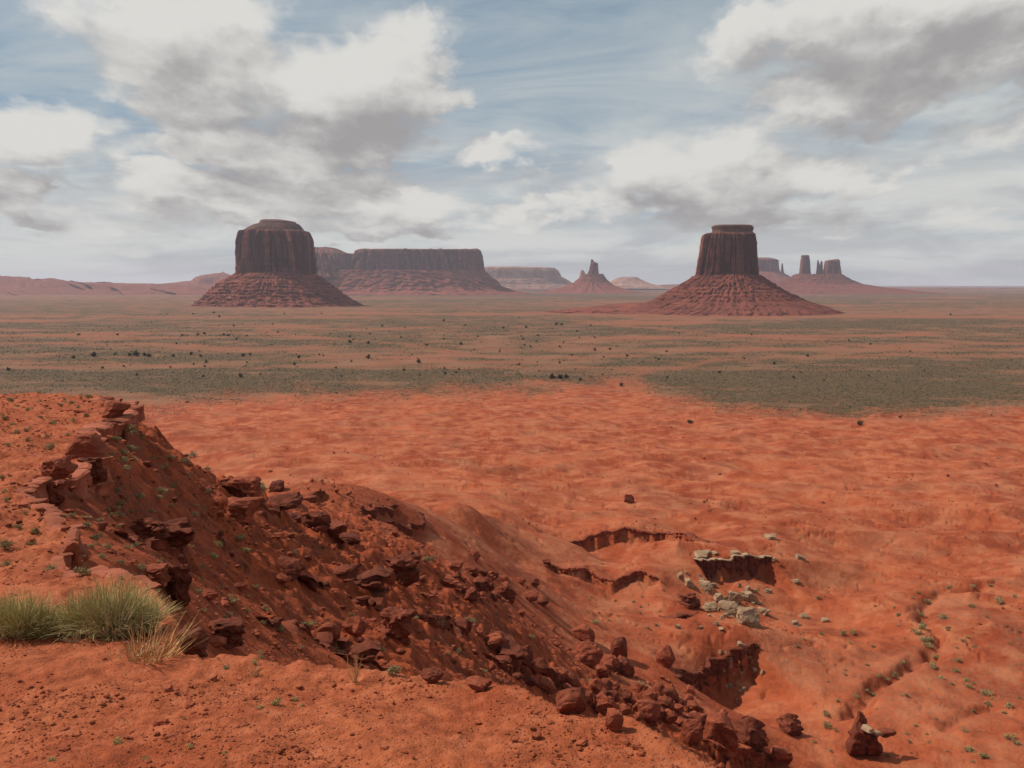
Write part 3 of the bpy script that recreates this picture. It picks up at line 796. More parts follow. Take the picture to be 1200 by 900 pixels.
b = butte('mesa', 465, 343, 8000, 'long flat-topped purple mesa with sheer cliffs, behind the broad left butte', 'mesa')
loft('talus_slope', [(317, 352, 567), (322, 348, 572), (328, 342, 579), (336, 330, 588), (341, 312, 600), (347, 280, 640)], 8000, M['talus'], b, .55, 2.6, 23, gully=.07, rough=.008, terr=.012, nt=640, nr=60, top=False)
loft('cliff', [(293, 424, 558), (294.5, 421, 561), (298, 419, 562.5), (310, 417, 564), (320, 414, 566), (325, 410, 570)], 8000, M['tower'], b, .5, 5, 24, cols=.06, crack=.09, rough=.010, nt=640, nr=50, topn=.0, ztop=.05)
loft('cliff', [(291, 368, 388), (292, 362, 395), (294.5, 357, 402), (298, 352, 410), (310, 348, 416), (320, 345, 420), (325, 342, 424)], 8000, M['tower'], b, 1.2, 3, 26, cols=.09, crack=.08, rough=.012, nt=300, nr=50, yoff=-150, topn=.0, ztop=.05)
loft('cliff', [(296.8, 392, 428), (298, 390, 432), (310, 388, 436), (325, 385, 440)], 8000, M['tower'], b, .8, 4, 27, cols=.05, crack=.05, rough=.008, nt=200, nr=40, yoff=120)
loft('cap_rock', [(291.6, 452, 470), (292.3, 430, 500), (293.4, 424, 558), (294.5, 422, 560)], 8000, M['cap'], b, .5, 5, 28, cols=.02, rough=.006, nt=300, nr=10)

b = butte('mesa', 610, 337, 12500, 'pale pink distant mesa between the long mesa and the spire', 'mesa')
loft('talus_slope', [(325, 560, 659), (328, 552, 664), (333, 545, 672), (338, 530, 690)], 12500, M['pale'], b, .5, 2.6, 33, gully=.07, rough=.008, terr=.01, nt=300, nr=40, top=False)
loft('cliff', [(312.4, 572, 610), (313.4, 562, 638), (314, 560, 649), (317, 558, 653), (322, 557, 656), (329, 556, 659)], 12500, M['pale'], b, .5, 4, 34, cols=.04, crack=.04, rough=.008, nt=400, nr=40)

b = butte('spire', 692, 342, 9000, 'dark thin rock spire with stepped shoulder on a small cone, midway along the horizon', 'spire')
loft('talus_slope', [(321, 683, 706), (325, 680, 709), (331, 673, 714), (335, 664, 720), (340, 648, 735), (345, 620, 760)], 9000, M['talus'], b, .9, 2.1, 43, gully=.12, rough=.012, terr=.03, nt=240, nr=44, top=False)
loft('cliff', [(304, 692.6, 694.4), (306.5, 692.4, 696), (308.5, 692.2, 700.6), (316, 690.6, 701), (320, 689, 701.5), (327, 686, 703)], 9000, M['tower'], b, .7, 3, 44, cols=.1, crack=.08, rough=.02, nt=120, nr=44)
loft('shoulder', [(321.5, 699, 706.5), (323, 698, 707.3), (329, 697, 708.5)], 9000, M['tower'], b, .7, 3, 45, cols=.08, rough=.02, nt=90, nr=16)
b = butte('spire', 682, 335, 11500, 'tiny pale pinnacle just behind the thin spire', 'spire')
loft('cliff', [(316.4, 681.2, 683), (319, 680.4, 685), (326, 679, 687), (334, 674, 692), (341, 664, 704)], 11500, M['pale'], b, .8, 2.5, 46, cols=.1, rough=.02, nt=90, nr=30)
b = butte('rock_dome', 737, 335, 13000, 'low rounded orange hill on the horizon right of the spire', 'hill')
loft('dome', [(324.4, 731, 743), (325.3, 725, 747), (327, 721, 750), (330, 715, 756), (333, 708, 764), (338, 690, 785)], 13000, M['pale'], b, .8, 2.2, 47, gully=.06, rough=.015, terr=.02, nt=160, nr=30)

b = butte('rock_towers', 960, 342, 8500, 'cluster of violet rock towers on one ridge, far right of the tall butte', 'rock towers')
loft('talus_slope', [(321, 934, 985), (324, 928, 990), (328, 921, 997), (333, 906, 1008), (337, 880, 1035), (342, 830, 1080), (346, 780, 1130)], 8500, M['talus'], b, .5, 2.2, 53, gully=.08, rough=.008, terr=.02, nt=340, nr=50, top=False)
loft('tower', [(299, 939.8, 947), (300, 939.2, 948), (303, 939.3, 948), (304, 938.6, 948.6), (312, 938, 949), (326, 936.6, 950)], 8500, M['tower'], b, .8, 3.5, 54, cols=.07, crack=.06, rough=.015, nt=120, nr=40)
loft('tower', [(304.6, 958.1, 958.9), (307, 957.7, 959.7), (311, 957.4, 960.8), (316, 957, 961.5), (327, 955.6, 962)], 8500, M['tower'], b, .8, 2.5, 55, cols=.08, rough=.02, nt=80, nr=34)
loft('tower', [(306, 962.1, 963.3), (308, 961.6, 963.9), (312, 961, 964), (327, 959.5, 965)], 8500, M['tower'], b, .8, 2.5, 56, cols=.08, rough=.02, nt=80, nr=34)
loft('tower', [(303.6, 979.6, 982.6), (305, 970, 983), (306, 967.6, 983.2), (312, 966.6, 983.8), (327, 964.5, 986)], 8500, M['tower'], b, .8, 3.6, 57, cols=.06, crack=.06, rough=.012, nt=150, nr=44)
b = butte('butte', 895, 340, 10500, 'pale violet far butte half hidden behind the tall right butte', 'butte')
loft('talus_slope', [(318, 874, 913), (321, 868, 919), (326, 855, 927), (332, 840, 938), (341, 800, 970)], 10500, M['talus'], b, .7, 2.3, 63, gully=.08, rough=.01, terr=.02, nt=220, nr=36, top=False)
loft('cliff', [(301.8, 890, 900), (302.8, 880, 905), (304.6, 876, 910.5), (312, 875, 911), (322, 873, 912.5)], 10500, M['tower'], b, .7, 3.6, 64, cols=.05, crack=.06, rough=.01, nt=240, nr=36)
b = butte('rock_needle', 917, 322, 10600, 'thin violet rock needle beside the far pale violet butte', 'rock needle')
loft('needle', [(308.6, 916.2, 917), (312, 915.6, 917.6), (318, 915, 918.2), (322, 913, 920), (328, 905, 926)], 10600, M['tower'], b, .9, 2.5, 66, cols=.08, rough=.02, nt=60, nr=30)


def ridge(name, prof, Y, depth, mat, seed, rough=.12):
    """low far ridge following a skyline given in picture points"""
    pr = np.array(prof, float); n = 420
    px = np.linspace(pr[0, 0], pr[-1, 0], n); py = np.interp(px, pr[:, 0], pr[:, 1])
    v = np.linspace(0, 1, 26)
    P_, V_ = np.meshgrid(px, v, indexing='ij')
    top = (-tanp(py)*Y+EYE)[:, None]
    h = top*(np.where(V_ < .55, (V_/.55)**1.7, 1-((V_-.55)/.45)**2))
    lay = 5; s = V_*lay; h = h*(1+.05*np.sin(s*6.28))
    h = h*(1+rough*fbm(P_/26+seed, V_*4, seed, 4))+rough*16*fbm(P_/7, V_*7, seed+3, 4)
    YY = Y+(V_-.55)*depth+depth*.12*fbm(P_/30, V_*2, seed+5, 3)
    X = upx(P_, 338)*Y*(1+(V_-.55)*depth/Y)
    return tag(mesh_np(name, np.stack([X, YY, h-6], -1).reshape(-1, 3), grid_faces(n, 26)[:, ::-1], mat, True), kind='structure')


ridge('far_ridge', [(-260, 320), (-60, 321), (0, 322.5), (28, 324.5), (60, 327), (105, 329), (150, 331), (195, 332), (232, 333), (280, 335), (340, 339)], 8600, 2600, M['talus'], 71)
ridge('far_hills', [(180, 334), (205, 330), (228, 327), (238, 322), (247, 321.5), (257, 319), (262, 317.6), (267, 320), (276, 322), (300, 325), (340, 327), (380, 332)], 10500, 1600, M['talus'], 73, .07)
ridge('far_plateau', [(560, 336.5), (640, 335), (760, 333.5), (800, 332.5), (860, 333), (960, 335), (1040, 336.4), (1120, 337.2), (1300, 337.2)], 14500, 3500, M['talus'], 75, .06)


# ------------------------------------------------------------------ rocks
def ico(sub):
    bm = bmesh.new(); bmesh.ops.create_icosphere(bm, subdivisions=sub, radius=1.0)
    v = np.array([p.co[:] for p in bm.verts]); f = np.array([[q.index for q in p.verts] for p in bm.faces]); bm.free()
    return v, f
ICO = {k: ico(k) for k in (1, 2, 4, 5)}


def noise3(v, f, seed, o=3):
    return (fbm(v[:, 0]*f+v[:, 2]*f*.71, v[:, 1]*f-v[:, 2]*f*.53, seed, o)+fbm(v[:, 1]*f+11, v[:, 2]*f+v[:, 0]*f*.4, seed+5, o))*.5


def rock_verts(seed, kind, sub=4):
    rng = np.random.default_rng(seed)
    v, f = ICO[sub]; v = v.copy()
    if kind in ('block', 'slab', 'layered'):
        e = 6.0; n = (np.abs(v)**e).sum(1)**(1/e); v = v/n[:, None]*.8
        a = rng.uniform(-.5, .5); v[:, 0] += a*v[:, 2]*.5; nc = 9
    else: nc = 14
    v *= np.array([1+.35*rng.random(), 1+.1*rng.random(), .8+.25*rng.random()])
    for i in range(nc):
        n = rng.normal(size=3); n[2] *= .7; n /= np.linalg.norm(n); d = rng.uniform(.50, .86) if kind != 'boulder' else rng.uniform(.60, .90)
        t = v @ n-d; m = t > 0; v[m] -= np.outer(t[m]*rng.uniform(.85, 1.0), n)
    v += v*(.16*noise3(v, 1.3, seed, 2)+.10*noise3(v, 3.2, seed+1, 3)+(.055*noise3(v, 10, seed+2, 3) if sub > 2 else 0))[:, None]
    if kind != 'boulder' and sub > 2:
        # broken along beds and joints
        w = v+.12*np.stack([noise3(v, 2, seed+20, 2), noise3(v, 2, seed+21, 2), noise3(v, 2, seed+22, 2)], 1)
        kz = {'block': 2.2, 'slab': 3.0, 'layered': 4.6}[kind]; kx = {'block': 1.1, 'slab': .9, 'layered': 1.7}[kind]
        c = np.floor(w*np.array([kx, kx, kz])+rng.random(3)*3).astype(np.int64)
        hc = _h(c[:, 0]*31+c[:, 2]*7, c[:, 1]*17+c[:, 2], seed); hl = _h(c[:, 2], c[:, 2]*0, seed+1)
        am = {'block': .22, 'slab': .22, 'layered': .5}[kind]
        s = 1+am*(hc-.6)+am*.7*(hl-.6)
        v[:, :2] *= s[:, None]; v[:, 2] *= 1+am*.35*(hc-.6)*(v[:, 2] > 0)
    lo, hi = v.min(0), v.max(0); v = (v-(lo+hi)/2)/(hi-lo); v[:, 2] += .5
    return v, f


LIB = {}
def rock_lib(kind, i, mat):
    key = (kind, i, mat)
    if key not in LIB:
        v, f = rock_verts({'boulder': 100, 'block': 200, 'slab': 300, 'layered': 400}[kind]+i, kind)
        LIB[key] = mesh_np({'boulder': 'boulder', 'block': 'rock_block', 'slab': 'rock_slab', 'layered': 'layered_outcrop'}[kind], v, f, M[mat], False, link=False)
    return LIB[key]


rnd = random.Random(11)
ROCKS = []       # (px, base py, w, h, kind, mat, label, category, group)
def rk(px, py, w, h, kind, mat, label, group=None, cat='rock'): ROCKS.append((px, py, w, h, kind, mat, label, cat, group))


rk(131, 492, 28, 19, 'block', 'rock', 'square red block jutting out from the far tip of the rim')
rk(101, 541, 44, 30, 'boulder', 'rock', 'large rounded red boulder overhanging the bend of the rim')
rk(57, 564, 38, 26, 'block', 'rock', 'wide angular red block on the rim edge above a dark pillar')
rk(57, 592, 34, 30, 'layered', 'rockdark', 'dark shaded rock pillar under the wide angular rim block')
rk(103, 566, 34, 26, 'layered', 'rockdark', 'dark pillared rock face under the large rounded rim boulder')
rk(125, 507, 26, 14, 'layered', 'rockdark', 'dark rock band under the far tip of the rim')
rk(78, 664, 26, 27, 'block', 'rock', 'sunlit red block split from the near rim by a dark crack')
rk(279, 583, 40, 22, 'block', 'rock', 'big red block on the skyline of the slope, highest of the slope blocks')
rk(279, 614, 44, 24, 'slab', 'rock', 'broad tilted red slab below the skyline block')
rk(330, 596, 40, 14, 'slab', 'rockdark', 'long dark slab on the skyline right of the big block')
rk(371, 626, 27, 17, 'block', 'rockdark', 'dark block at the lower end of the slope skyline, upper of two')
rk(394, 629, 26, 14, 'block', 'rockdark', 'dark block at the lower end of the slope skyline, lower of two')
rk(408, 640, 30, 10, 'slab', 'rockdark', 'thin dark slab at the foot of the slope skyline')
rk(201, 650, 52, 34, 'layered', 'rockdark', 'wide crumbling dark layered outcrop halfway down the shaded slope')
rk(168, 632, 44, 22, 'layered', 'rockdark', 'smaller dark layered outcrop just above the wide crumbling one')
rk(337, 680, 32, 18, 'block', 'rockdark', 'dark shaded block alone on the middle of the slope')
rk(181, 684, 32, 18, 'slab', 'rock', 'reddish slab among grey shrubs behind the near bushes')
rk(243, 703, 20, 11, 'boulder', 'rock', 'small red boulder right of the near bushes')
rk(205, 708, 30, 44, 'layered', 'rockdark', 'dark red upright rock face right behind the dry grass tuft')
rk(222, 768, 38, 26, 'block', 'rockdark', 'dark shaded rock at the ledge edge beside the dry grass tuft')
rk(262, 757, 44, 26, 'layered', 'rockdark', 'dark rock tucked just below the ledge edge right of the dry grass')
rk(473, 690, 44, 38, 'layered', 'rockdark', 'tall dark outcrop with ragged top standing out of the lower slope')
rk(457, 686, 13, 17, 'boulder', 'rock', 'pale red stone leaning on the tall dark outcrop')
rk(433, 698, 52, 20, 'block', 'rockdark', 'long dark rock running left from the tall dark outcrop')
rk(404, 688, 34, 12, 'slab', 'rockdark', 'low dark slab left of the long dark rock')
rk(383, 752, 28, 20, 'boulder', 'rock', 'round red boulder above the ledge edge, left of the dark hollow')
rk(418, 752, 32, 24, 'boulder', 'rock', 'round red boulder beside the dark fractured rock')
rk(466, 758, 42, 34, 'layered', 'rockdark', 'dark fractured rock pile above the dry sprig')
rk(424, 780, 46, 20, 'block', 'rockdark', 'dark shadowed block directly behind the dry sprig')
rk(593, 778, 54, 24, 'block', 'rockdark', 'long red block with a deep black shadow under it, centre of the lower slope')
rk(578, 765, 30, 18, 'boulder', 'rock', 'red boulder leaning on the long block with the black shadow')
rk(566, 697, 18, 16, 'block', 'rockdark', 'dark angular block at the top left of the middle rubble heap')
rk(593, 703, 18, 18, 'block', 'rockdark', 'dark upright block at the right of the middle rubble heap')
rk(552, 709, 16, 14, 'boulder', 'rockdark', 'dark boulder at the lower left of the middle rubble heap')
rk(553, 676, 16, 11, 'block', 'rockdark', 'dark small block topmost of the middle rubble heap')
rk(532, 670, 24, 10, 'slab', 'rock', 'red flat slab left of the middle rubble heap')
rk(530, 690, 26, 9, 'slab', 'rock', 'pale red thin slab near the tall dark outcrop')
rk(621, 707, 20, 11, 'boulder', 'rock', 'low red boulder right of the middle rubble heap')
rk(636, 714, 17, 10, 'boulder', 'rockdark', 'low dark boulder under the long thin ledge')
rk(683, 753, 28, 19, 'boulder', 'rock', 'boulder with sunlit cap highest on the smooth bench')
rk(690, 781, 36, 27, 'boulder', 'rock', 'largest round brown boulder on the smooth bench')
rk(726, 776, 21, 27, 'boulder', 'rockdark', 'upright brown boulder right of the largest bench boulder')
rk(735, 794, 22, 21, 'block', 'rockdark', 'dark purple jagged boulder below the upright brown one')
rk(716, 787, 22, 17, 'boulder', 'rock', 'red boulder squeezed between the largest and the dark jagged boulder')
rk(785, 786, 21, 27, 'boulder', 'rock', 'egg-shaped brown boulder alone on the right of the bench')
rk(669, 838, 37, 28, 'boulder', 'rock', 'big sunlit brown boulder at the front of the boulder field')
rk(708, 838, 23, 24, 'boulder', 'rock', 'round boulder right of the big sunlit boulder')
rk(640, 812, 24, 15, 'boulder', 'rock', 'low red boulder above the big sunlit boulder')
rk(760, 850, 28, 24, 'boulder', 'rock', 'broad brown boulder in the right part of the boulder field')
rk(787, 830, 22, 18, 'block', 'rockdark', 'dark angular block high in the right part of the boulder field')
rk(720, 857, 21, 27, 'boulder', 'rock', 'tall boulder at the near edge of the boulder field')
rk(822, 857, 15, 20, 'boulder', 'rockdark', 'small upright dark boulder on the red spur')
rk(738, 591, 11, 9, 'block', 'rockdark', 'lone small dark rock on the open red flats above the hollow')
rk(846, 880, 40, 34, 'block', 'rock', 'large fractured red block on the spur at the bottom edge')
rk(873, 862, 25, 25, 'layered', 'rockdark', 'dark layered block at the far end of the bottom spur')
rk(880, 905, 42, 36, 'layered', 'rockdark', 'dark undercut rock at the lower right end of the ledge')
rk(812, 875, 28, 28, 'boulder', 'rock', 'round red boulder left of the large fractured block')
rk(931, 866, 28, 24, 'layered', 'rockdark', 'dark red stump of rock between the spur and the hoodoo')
rk(917, 897, 26, 18, 'block', 'rock', 'reddish block at the bottom edge below the dark rock stump')
rk(810, 716, 26, 16, 'layered', 'rockdark', 'dark ragged rock at the lip left of the white rockfall')
rk(560, 812, 30, 14, 'boulder', 'rock', 'low red boulder right at the ledge edge')
rk(505, 800, 26, 14, 'boulder', 'rockdark', 'dark boulder just beyond the ledge edge')
# pale limestone
W = 'white'
rk(823, 659, 24, 6, 'slab', W, 'white slab overhanging the left end of the dark ledge', cat='stone')
rk(838, 654, 10, 4, 'slab', W, 'white sliver next to the overhanging white slab', cat='stone')
rk(862, 656, 12, 4, 'slab', W, 'thin white slab on top of the dark ledge', cat='stone')
rk(863, 712, 19, 17, 'block', W, 'tall rounded white stone in the middle of the rockfall', cat='stone')
rk(880, 709, 15, 12, 'block', W, 'white stone right of the tall rounded one in the rockfall', cat='stone')
rk(880, 734, 28, 19, 'block', W, 'largest white stone at the foot of the rockfall', cat='stone')
rk(857, 722, 24, 14, 'block', W, 'broad pinkish white stone between the tall and the largest stone', cat='stone')
rk(828, 698, 16, 12, 'block', W, 'white stone at the upper left of the rockfall', cat='stone')
rk(808, 692, 11, 11, 'block', W, 'small white stone at the left edge of the rockfall', cat='stone')
rk(834, 718, 18, 10, 'slab', W, 'flat white stone at the lower left of the rockfall', cat='stone')
rk(843, 707, 13, 9, 'block', W, 'small white stone left of the tall rounded one', cat='stone')
rk(798, 681, 8, 8, 'block', W, 'little white stone above the left edge of the rockfall', cat='stone')
rk(939, 661, 11, 5, 'slab', W, 'white flat stone right of the dark ledge on the red slope', cat='stone')
rk(932, 686, 9, 5, 'slab', W, 'white stone lowest of those on the red slope under the ledge end', cat='stone')
rk(943, 726, 10, 5, 'slab', W, 'white chip right of the largest rockfall stone', cat='stone')
rk(968, 731, 10, 4, 'slab', W, 'white chip farthest right of the rockfall', cat='stone')
rk(933, 735, 9, 5, 'slab', W, 'white chip below the slope right of the rockfall', cat='stone')
rk(896, 726, 13, 8, 'block', W, 'grey white stone beside the largest rockfall stone', cat='stone')
rk(905, 633, 14, 5, 'slab', W, 'pale stones patch on the flats above the dark ledge', cat='stone')
r = random.Random(5)
for i in range(34):
    rk(r.gauss(858, 30), min(740, max(668, r.gauss(706, 17))), r.uniform(3.5, 8), r.uniform(2.5, 6), r.choice(['block', 'slab', 'slab']), W, 'small white stone strewn through the rockfall below the dark ledge', 'white stones of the rockfall', 'stone')
for i in range(26):
    rk(r.gauss(862, 13), r.gauss(796, 13), r.uniform(3, 8), r.uniform(2.5, 7), r.choice(['block', 'slab']), W, 'small pale stone in the scree inside the shaded cove', 'pale stones in the cove', 'stone')
for i in range(70):
    t = r.random()
    px = 600+t*230+r.gauss(0, 16); py = 792+t*58+r.gauss(0, 13)
    if py > 790+(px-560)*.30: py -= 16
    w = r.uniform(7, 20)
    rk(px, py, w, w*r.uniform(.6, 1.0), r.choice(['boulder', 'boulder', 'block']), r.choice(['rock', 'rock', 'rockdark']), 'reddish brown boulder in the dense boulder field beyond the ledge edge', 'boulders of the dense boulder field')
for i in range(42):
    px = r.gauss(572, 30); py = r.gauss(690, 14)
    w = r.uniform(4, 12)
    rk(px, py, w, w*r.uniform(.5, .9), r.choice(['boulder', 'block', 'slab']), r.choice(['rock', 'rockdark']), 'small red block in the rubble heap between slope and bench', 'blocks of the middle rubble heap')
for i in range(100):
    t = r.random(); px = 120+t*430+r.gauss(0, 40); py = 560+t*190+r.gauss(0, 45)
    if px < 150 and py < 560: continue
    w = min(24, r.lognormvariate(1.75, .55))
    rk(px, py, w, w*r.uniform(.4, .8), r.choice(['boulder', 'block', 'slab', 'block']), r.choice(['rock', 'rock', 'rockdark', 'rockdark']), 'loose red rock scattered over the shaded slope', 'loose rocks on the shaded slope')
for i in range(34):
    px = r.uniform(5, 110); py = r.uniform(560, 655)-max(0, px-60)*.6
    w = r.uniform(4, 12)
    rk(px, py, w, w*r.uniform(.3, .5), 'slab', 'rock', 'low flat stone lying on the rim behind the bushes', 'flat stones on the rim')
for i in range(26):
    px = r.uniform(20, 760); py = r.uniform(795+max(0, px-450)*.28, 893)
    w = r.uniform(6, 14)
    rk(px, py, w, w*r.uniform(.3, .5), r.choice(['slab', 'slab', 'block']), 'gravel', 'small flat stone lying on the red foreground ledge', 'stones on the foreground ledge', 'stone')

pos = hits([(q[0], q[1]) for q in ROCKS], n=700)
for (px, py, w, h, kind, mat, label, cat, group), (x, Y, z) in zip(ROCKS, pos):
    me = rock_lib(kind, rnd.randrange({'boulder': 9, 'block': 8, 'slab': 5, 'layered': 5}[kind]), mat)
    o = bpy.data.objects.new(me.name, me); C.objects.link(o)
    m = Y/FPX
    ws, hs = w*m*1.08, h*m
    if kind == 'slab': hs = h*m*1.0
    sink = hs*(.22 if kind != 'boulder' else .2)
    o.scale = (ws, ws*rnd.uniform(.75, 1.05), hs+sink)
    o.location = (x, Y+ws*.3, z+EYE-sink)
    o.rotation_euler = (rnd.gauss(0, .06), rnd.gauss(0, .10), rnd.choice([0, math.pi])+rnd.gauss(0, .25))
    tag(o, label, cat, group)


# ------------------------------------------------------------------ ledges: bands of rock where the ground breaks
def ledge(key, h, label, mat='ledge', seed=0, over=.6, blockw=2.2, layers=5, back=3.0, step=.16, slope=False):
    on_rim = not isinstance(key, str)
    pts = key if on_rim else SC_XY[key]
    P = np.array(pts); d = np.hypot(*np.diff(P, axis=0).T); L = np.concatenate([[0], np.cumsum(d)])
    if on_rim:   # even steps in the picture's scale: the rim runs from 9 m to 60 m away
        g = np.linspace(0, L[-1], 4000); sg = np.interp(g, L, P[:, 1])/20; cum = np.concatenate([[0], np.cumsum(np.diff(g)/sg[:-1])])
        n = int(cum[-1]/step); s = np.interp(np.linspace(0, cum[-1], n), cum, g); q_ = np.linspace(0, cum[-1], n)
    else:
        n = int(L[-1]/step); s = np.linspace(0, L[-1], n); q_ = s
    x = np.interp(s, L, P[:, 0]); y = np.interp(s, L, P[:, 1])
    w = max(2, int(n*(.012 if on_rim else .03)))
    ker = np.ones(w*2+1)/(w*2+1)
    x = np.convolve(np.pad(x, w, 'edge'), ker, 'valid'); y = np.convolve(np.pad(y, w, 'edge'), ker, 'valid')
    tx, ty = np.gradient(x), np.gradient(y); q = np.hypot(tx, ty)+1e-9; nx, ny = ty/q, -tx/q
    # follow the actual wandering edge of the step
    wob = .01*y*fbm(q_/2, q_*0, 31, 3) if on_rim else -1.6*fbm(x/5, y/5, 31, 3); x = x+nx*wob; y = y+ny*wob
    zt = low_full(x, y)+.06*y/20 if slope else rim_full(x, y)[0] if on_rim else ground(x-nx*.5, y-ny*.5)
    zt = np.convolve(np.pad(zt, w, 'edge'), ker, 'valid')
    t = np.linspace(0, 1, n); tap = sst(0, .10, t)*sst(1, .90, t)
    rows = [(-back, -.35, 0), (-back*.5, -.02, .1), (-.3*min(1, back), .02 if on_rim else .10, .6), (over*.7, .04 if on_rim else .14, 1), (over, .0, 1)]
    nf = 26
    for k in range(1, nf+1): rows.append((over*(1-.5*(k/nf)**.6), -k/nf*h, 1.0))
    rows.append((-back*.7, -h, 0)); rows.append((-back, -h*.8, 0))
    sc = y/20 if on_rim else 1.0
    s = q_
    t = np.linspace(0, 1, n); V = []
    cell = np.floor(s/blockw+.8*perlin(s/(blockw*3), s*0+seed, seed)); fr = s/blockw+.8*perlin(s/(blockw*3), s*0+seed, seed)-cell
    cellr = _h(cell.astype(np.int64), cell.astype(np.int64)*0, seed+1)
    notch = np.exp(-(np.minimum(fr, 1-fr)/.07)**2)
    for (o, dz, am) in rows:
        lay = np.floor((-dz/h)*layers+.5*perlin(s/6, s*0+3, seed+2)+.01)
        lr = _h(lay.astype(np.int64), (cell*.34).astype(np.int64), seed+4)
        off = o+am*(over*.55*(cellr-.5)+over*.85*(lr-.55)-over*.6*notch+over*.5*fbm(s/1.1, s*0+dz*1.3, seed+6, 3)+over*.6*fbm(s/7, s*0+2, seed+7, 2))
        zz = zt+dz*np.where(dz < 0, np.maximum(tap, .12), 1)*(1+.12*(cellr-.5)*(dz < -.1*h))+am*.12*fbm(s/1.5, s*0+dz, seed+8, 2)
        V.append(np.stack([x+nx*off*sc, y+ny*off*sc, zt+(zz-zt)*sc+EYE], -1))
    V = np.array(V); nr = len(V); V = V.reshape(-1, 3)
    i = np.arange(nr*n).reshape(nr, n); j = np.roll(i, -1, 0)
    F = np.stack([i[:, :-1].ravel(), j[:, :-1].ravel(), j[:, 1:].ravel(), i[:, 1:].ravel()], 1)
    caps = []
    for e in (0, n-1):
        c = len(V); V = np.concatenate([V, V[i[:, e]].mean(0, keepdims=True)])
        for a in range(nr): caps.append((i[a, e], i[(a+1) % nr, e], c, c) if e else (i[(a+1) % nr, e], i[a, e], c, c))
    o = mesh_np('rock_ledge', V, F, M[mat], not on_rim)
    return tag(o, label, 'rock ledge')


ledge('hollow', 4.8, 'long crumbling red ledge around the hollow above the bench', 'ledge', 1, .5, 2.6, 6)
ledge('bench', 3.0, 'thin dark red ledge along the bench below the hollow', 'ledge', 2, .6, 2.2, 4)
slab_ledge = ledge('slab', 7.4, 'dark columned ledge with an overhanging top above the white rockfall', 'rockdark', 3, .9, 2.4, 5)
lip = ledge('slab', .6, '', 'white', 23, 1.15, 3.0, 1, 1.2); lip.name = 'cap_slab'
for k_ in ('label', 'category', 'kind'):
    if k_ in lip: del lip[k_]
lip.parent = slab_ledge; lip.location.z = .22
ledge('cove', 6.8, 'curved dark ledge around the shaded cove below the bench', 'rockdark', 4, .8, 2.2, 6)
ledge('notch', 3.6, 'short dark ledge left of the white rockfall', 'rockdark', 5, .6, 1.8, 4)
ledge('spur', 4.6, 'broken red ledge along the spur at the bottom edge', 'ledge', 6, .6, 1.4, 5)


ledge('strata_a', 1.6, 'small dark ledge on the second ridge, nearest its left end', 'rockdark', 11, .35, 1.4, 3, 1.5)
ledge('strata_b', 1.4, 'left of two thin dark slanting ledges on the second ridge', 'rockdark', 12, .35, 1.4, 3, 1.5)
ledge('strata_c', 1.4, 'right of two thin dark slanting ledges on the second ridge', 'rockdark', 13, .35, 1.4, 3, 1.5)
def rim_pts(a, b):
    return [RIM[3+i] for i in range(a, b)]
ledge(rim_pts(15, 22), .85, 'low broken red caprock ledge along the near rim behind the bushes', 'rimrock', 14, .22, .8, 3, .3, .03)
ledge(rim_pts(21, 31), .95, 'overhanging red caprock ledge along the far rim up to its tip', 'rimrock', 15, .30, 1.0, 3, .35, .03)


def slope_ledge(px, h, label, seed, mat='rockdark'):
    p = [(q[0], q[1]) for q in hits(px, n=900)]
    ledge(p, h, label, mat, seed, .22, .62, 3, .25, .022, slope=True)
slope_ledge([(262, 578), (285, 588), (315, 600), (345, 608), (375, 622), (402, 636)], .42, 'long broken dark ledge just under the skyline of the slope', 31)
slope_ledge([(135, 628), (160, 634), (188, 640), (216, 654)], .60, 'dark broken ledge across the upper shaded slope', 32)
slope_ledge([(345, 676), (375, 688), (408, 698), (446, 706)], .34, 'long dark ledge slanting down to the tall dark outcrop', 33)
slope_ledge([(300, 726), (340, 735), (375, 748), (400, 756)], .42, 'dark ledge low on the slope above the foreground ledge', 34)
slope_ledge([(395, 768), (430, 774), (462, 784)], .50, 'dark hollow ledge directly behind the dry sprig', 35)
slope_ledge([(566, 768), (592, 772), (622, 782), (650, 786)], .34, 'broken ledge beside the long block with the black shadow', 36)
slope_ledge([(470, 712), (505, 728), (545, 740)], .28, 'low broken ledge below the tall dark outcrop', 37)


# hoodoo by the wash
def hoodoo():
    (x, Y, z), = hits([(1013, 886)], n=900)
    m = Y/FPX
    o = empty('hoodoo', (x, Y, z+EYE)); tag(o, 'dark red rock pillar with two white cap stones beside the gully', 'hoodoo')
    def piece(name, kind, i, mat, dx, dz, w, d, h, rz=0, dy=0):
        v, f = rock_verts(700+i, kind)
        c, s = math.cos(rz), math.sin(rz)
        vv = v*np.array([w, d, h])*m; vv = np.stack([vv[:, 0]*c-vv[:, 1]*s+dx*m, vv[:, 0]*s+vv[:, 1]*c+dy*m, vv[:, 2]+dz*m], -1)
        return mesh_np(name, vv, f, M[mat], True, parent=o)
    piece('pillar', 'layered', 1, 'rockdark', -8, -5, 30, 26, 46)
    piece('pillar', 'layered', 2, 'rockdark', 8, -5, 28, 26, 36, .5, 2)
    piece('pillar', 'layered', 5, 'rockdark', -4, 22, 16, 16, 32, .2, 8)
    piece('cap_stone', 'slab', 3, 'white', -2, 35, 14, 16, 6, .3, -6)
    piece('cap_stone', 'slab', 4, 'white', 11, 30, 17, 12, 5, -.3, -6)
    piece('ledge', 'slab', 6, 'rockdark', 26, 26, 26, 14, 8, .1)


hoodoo()


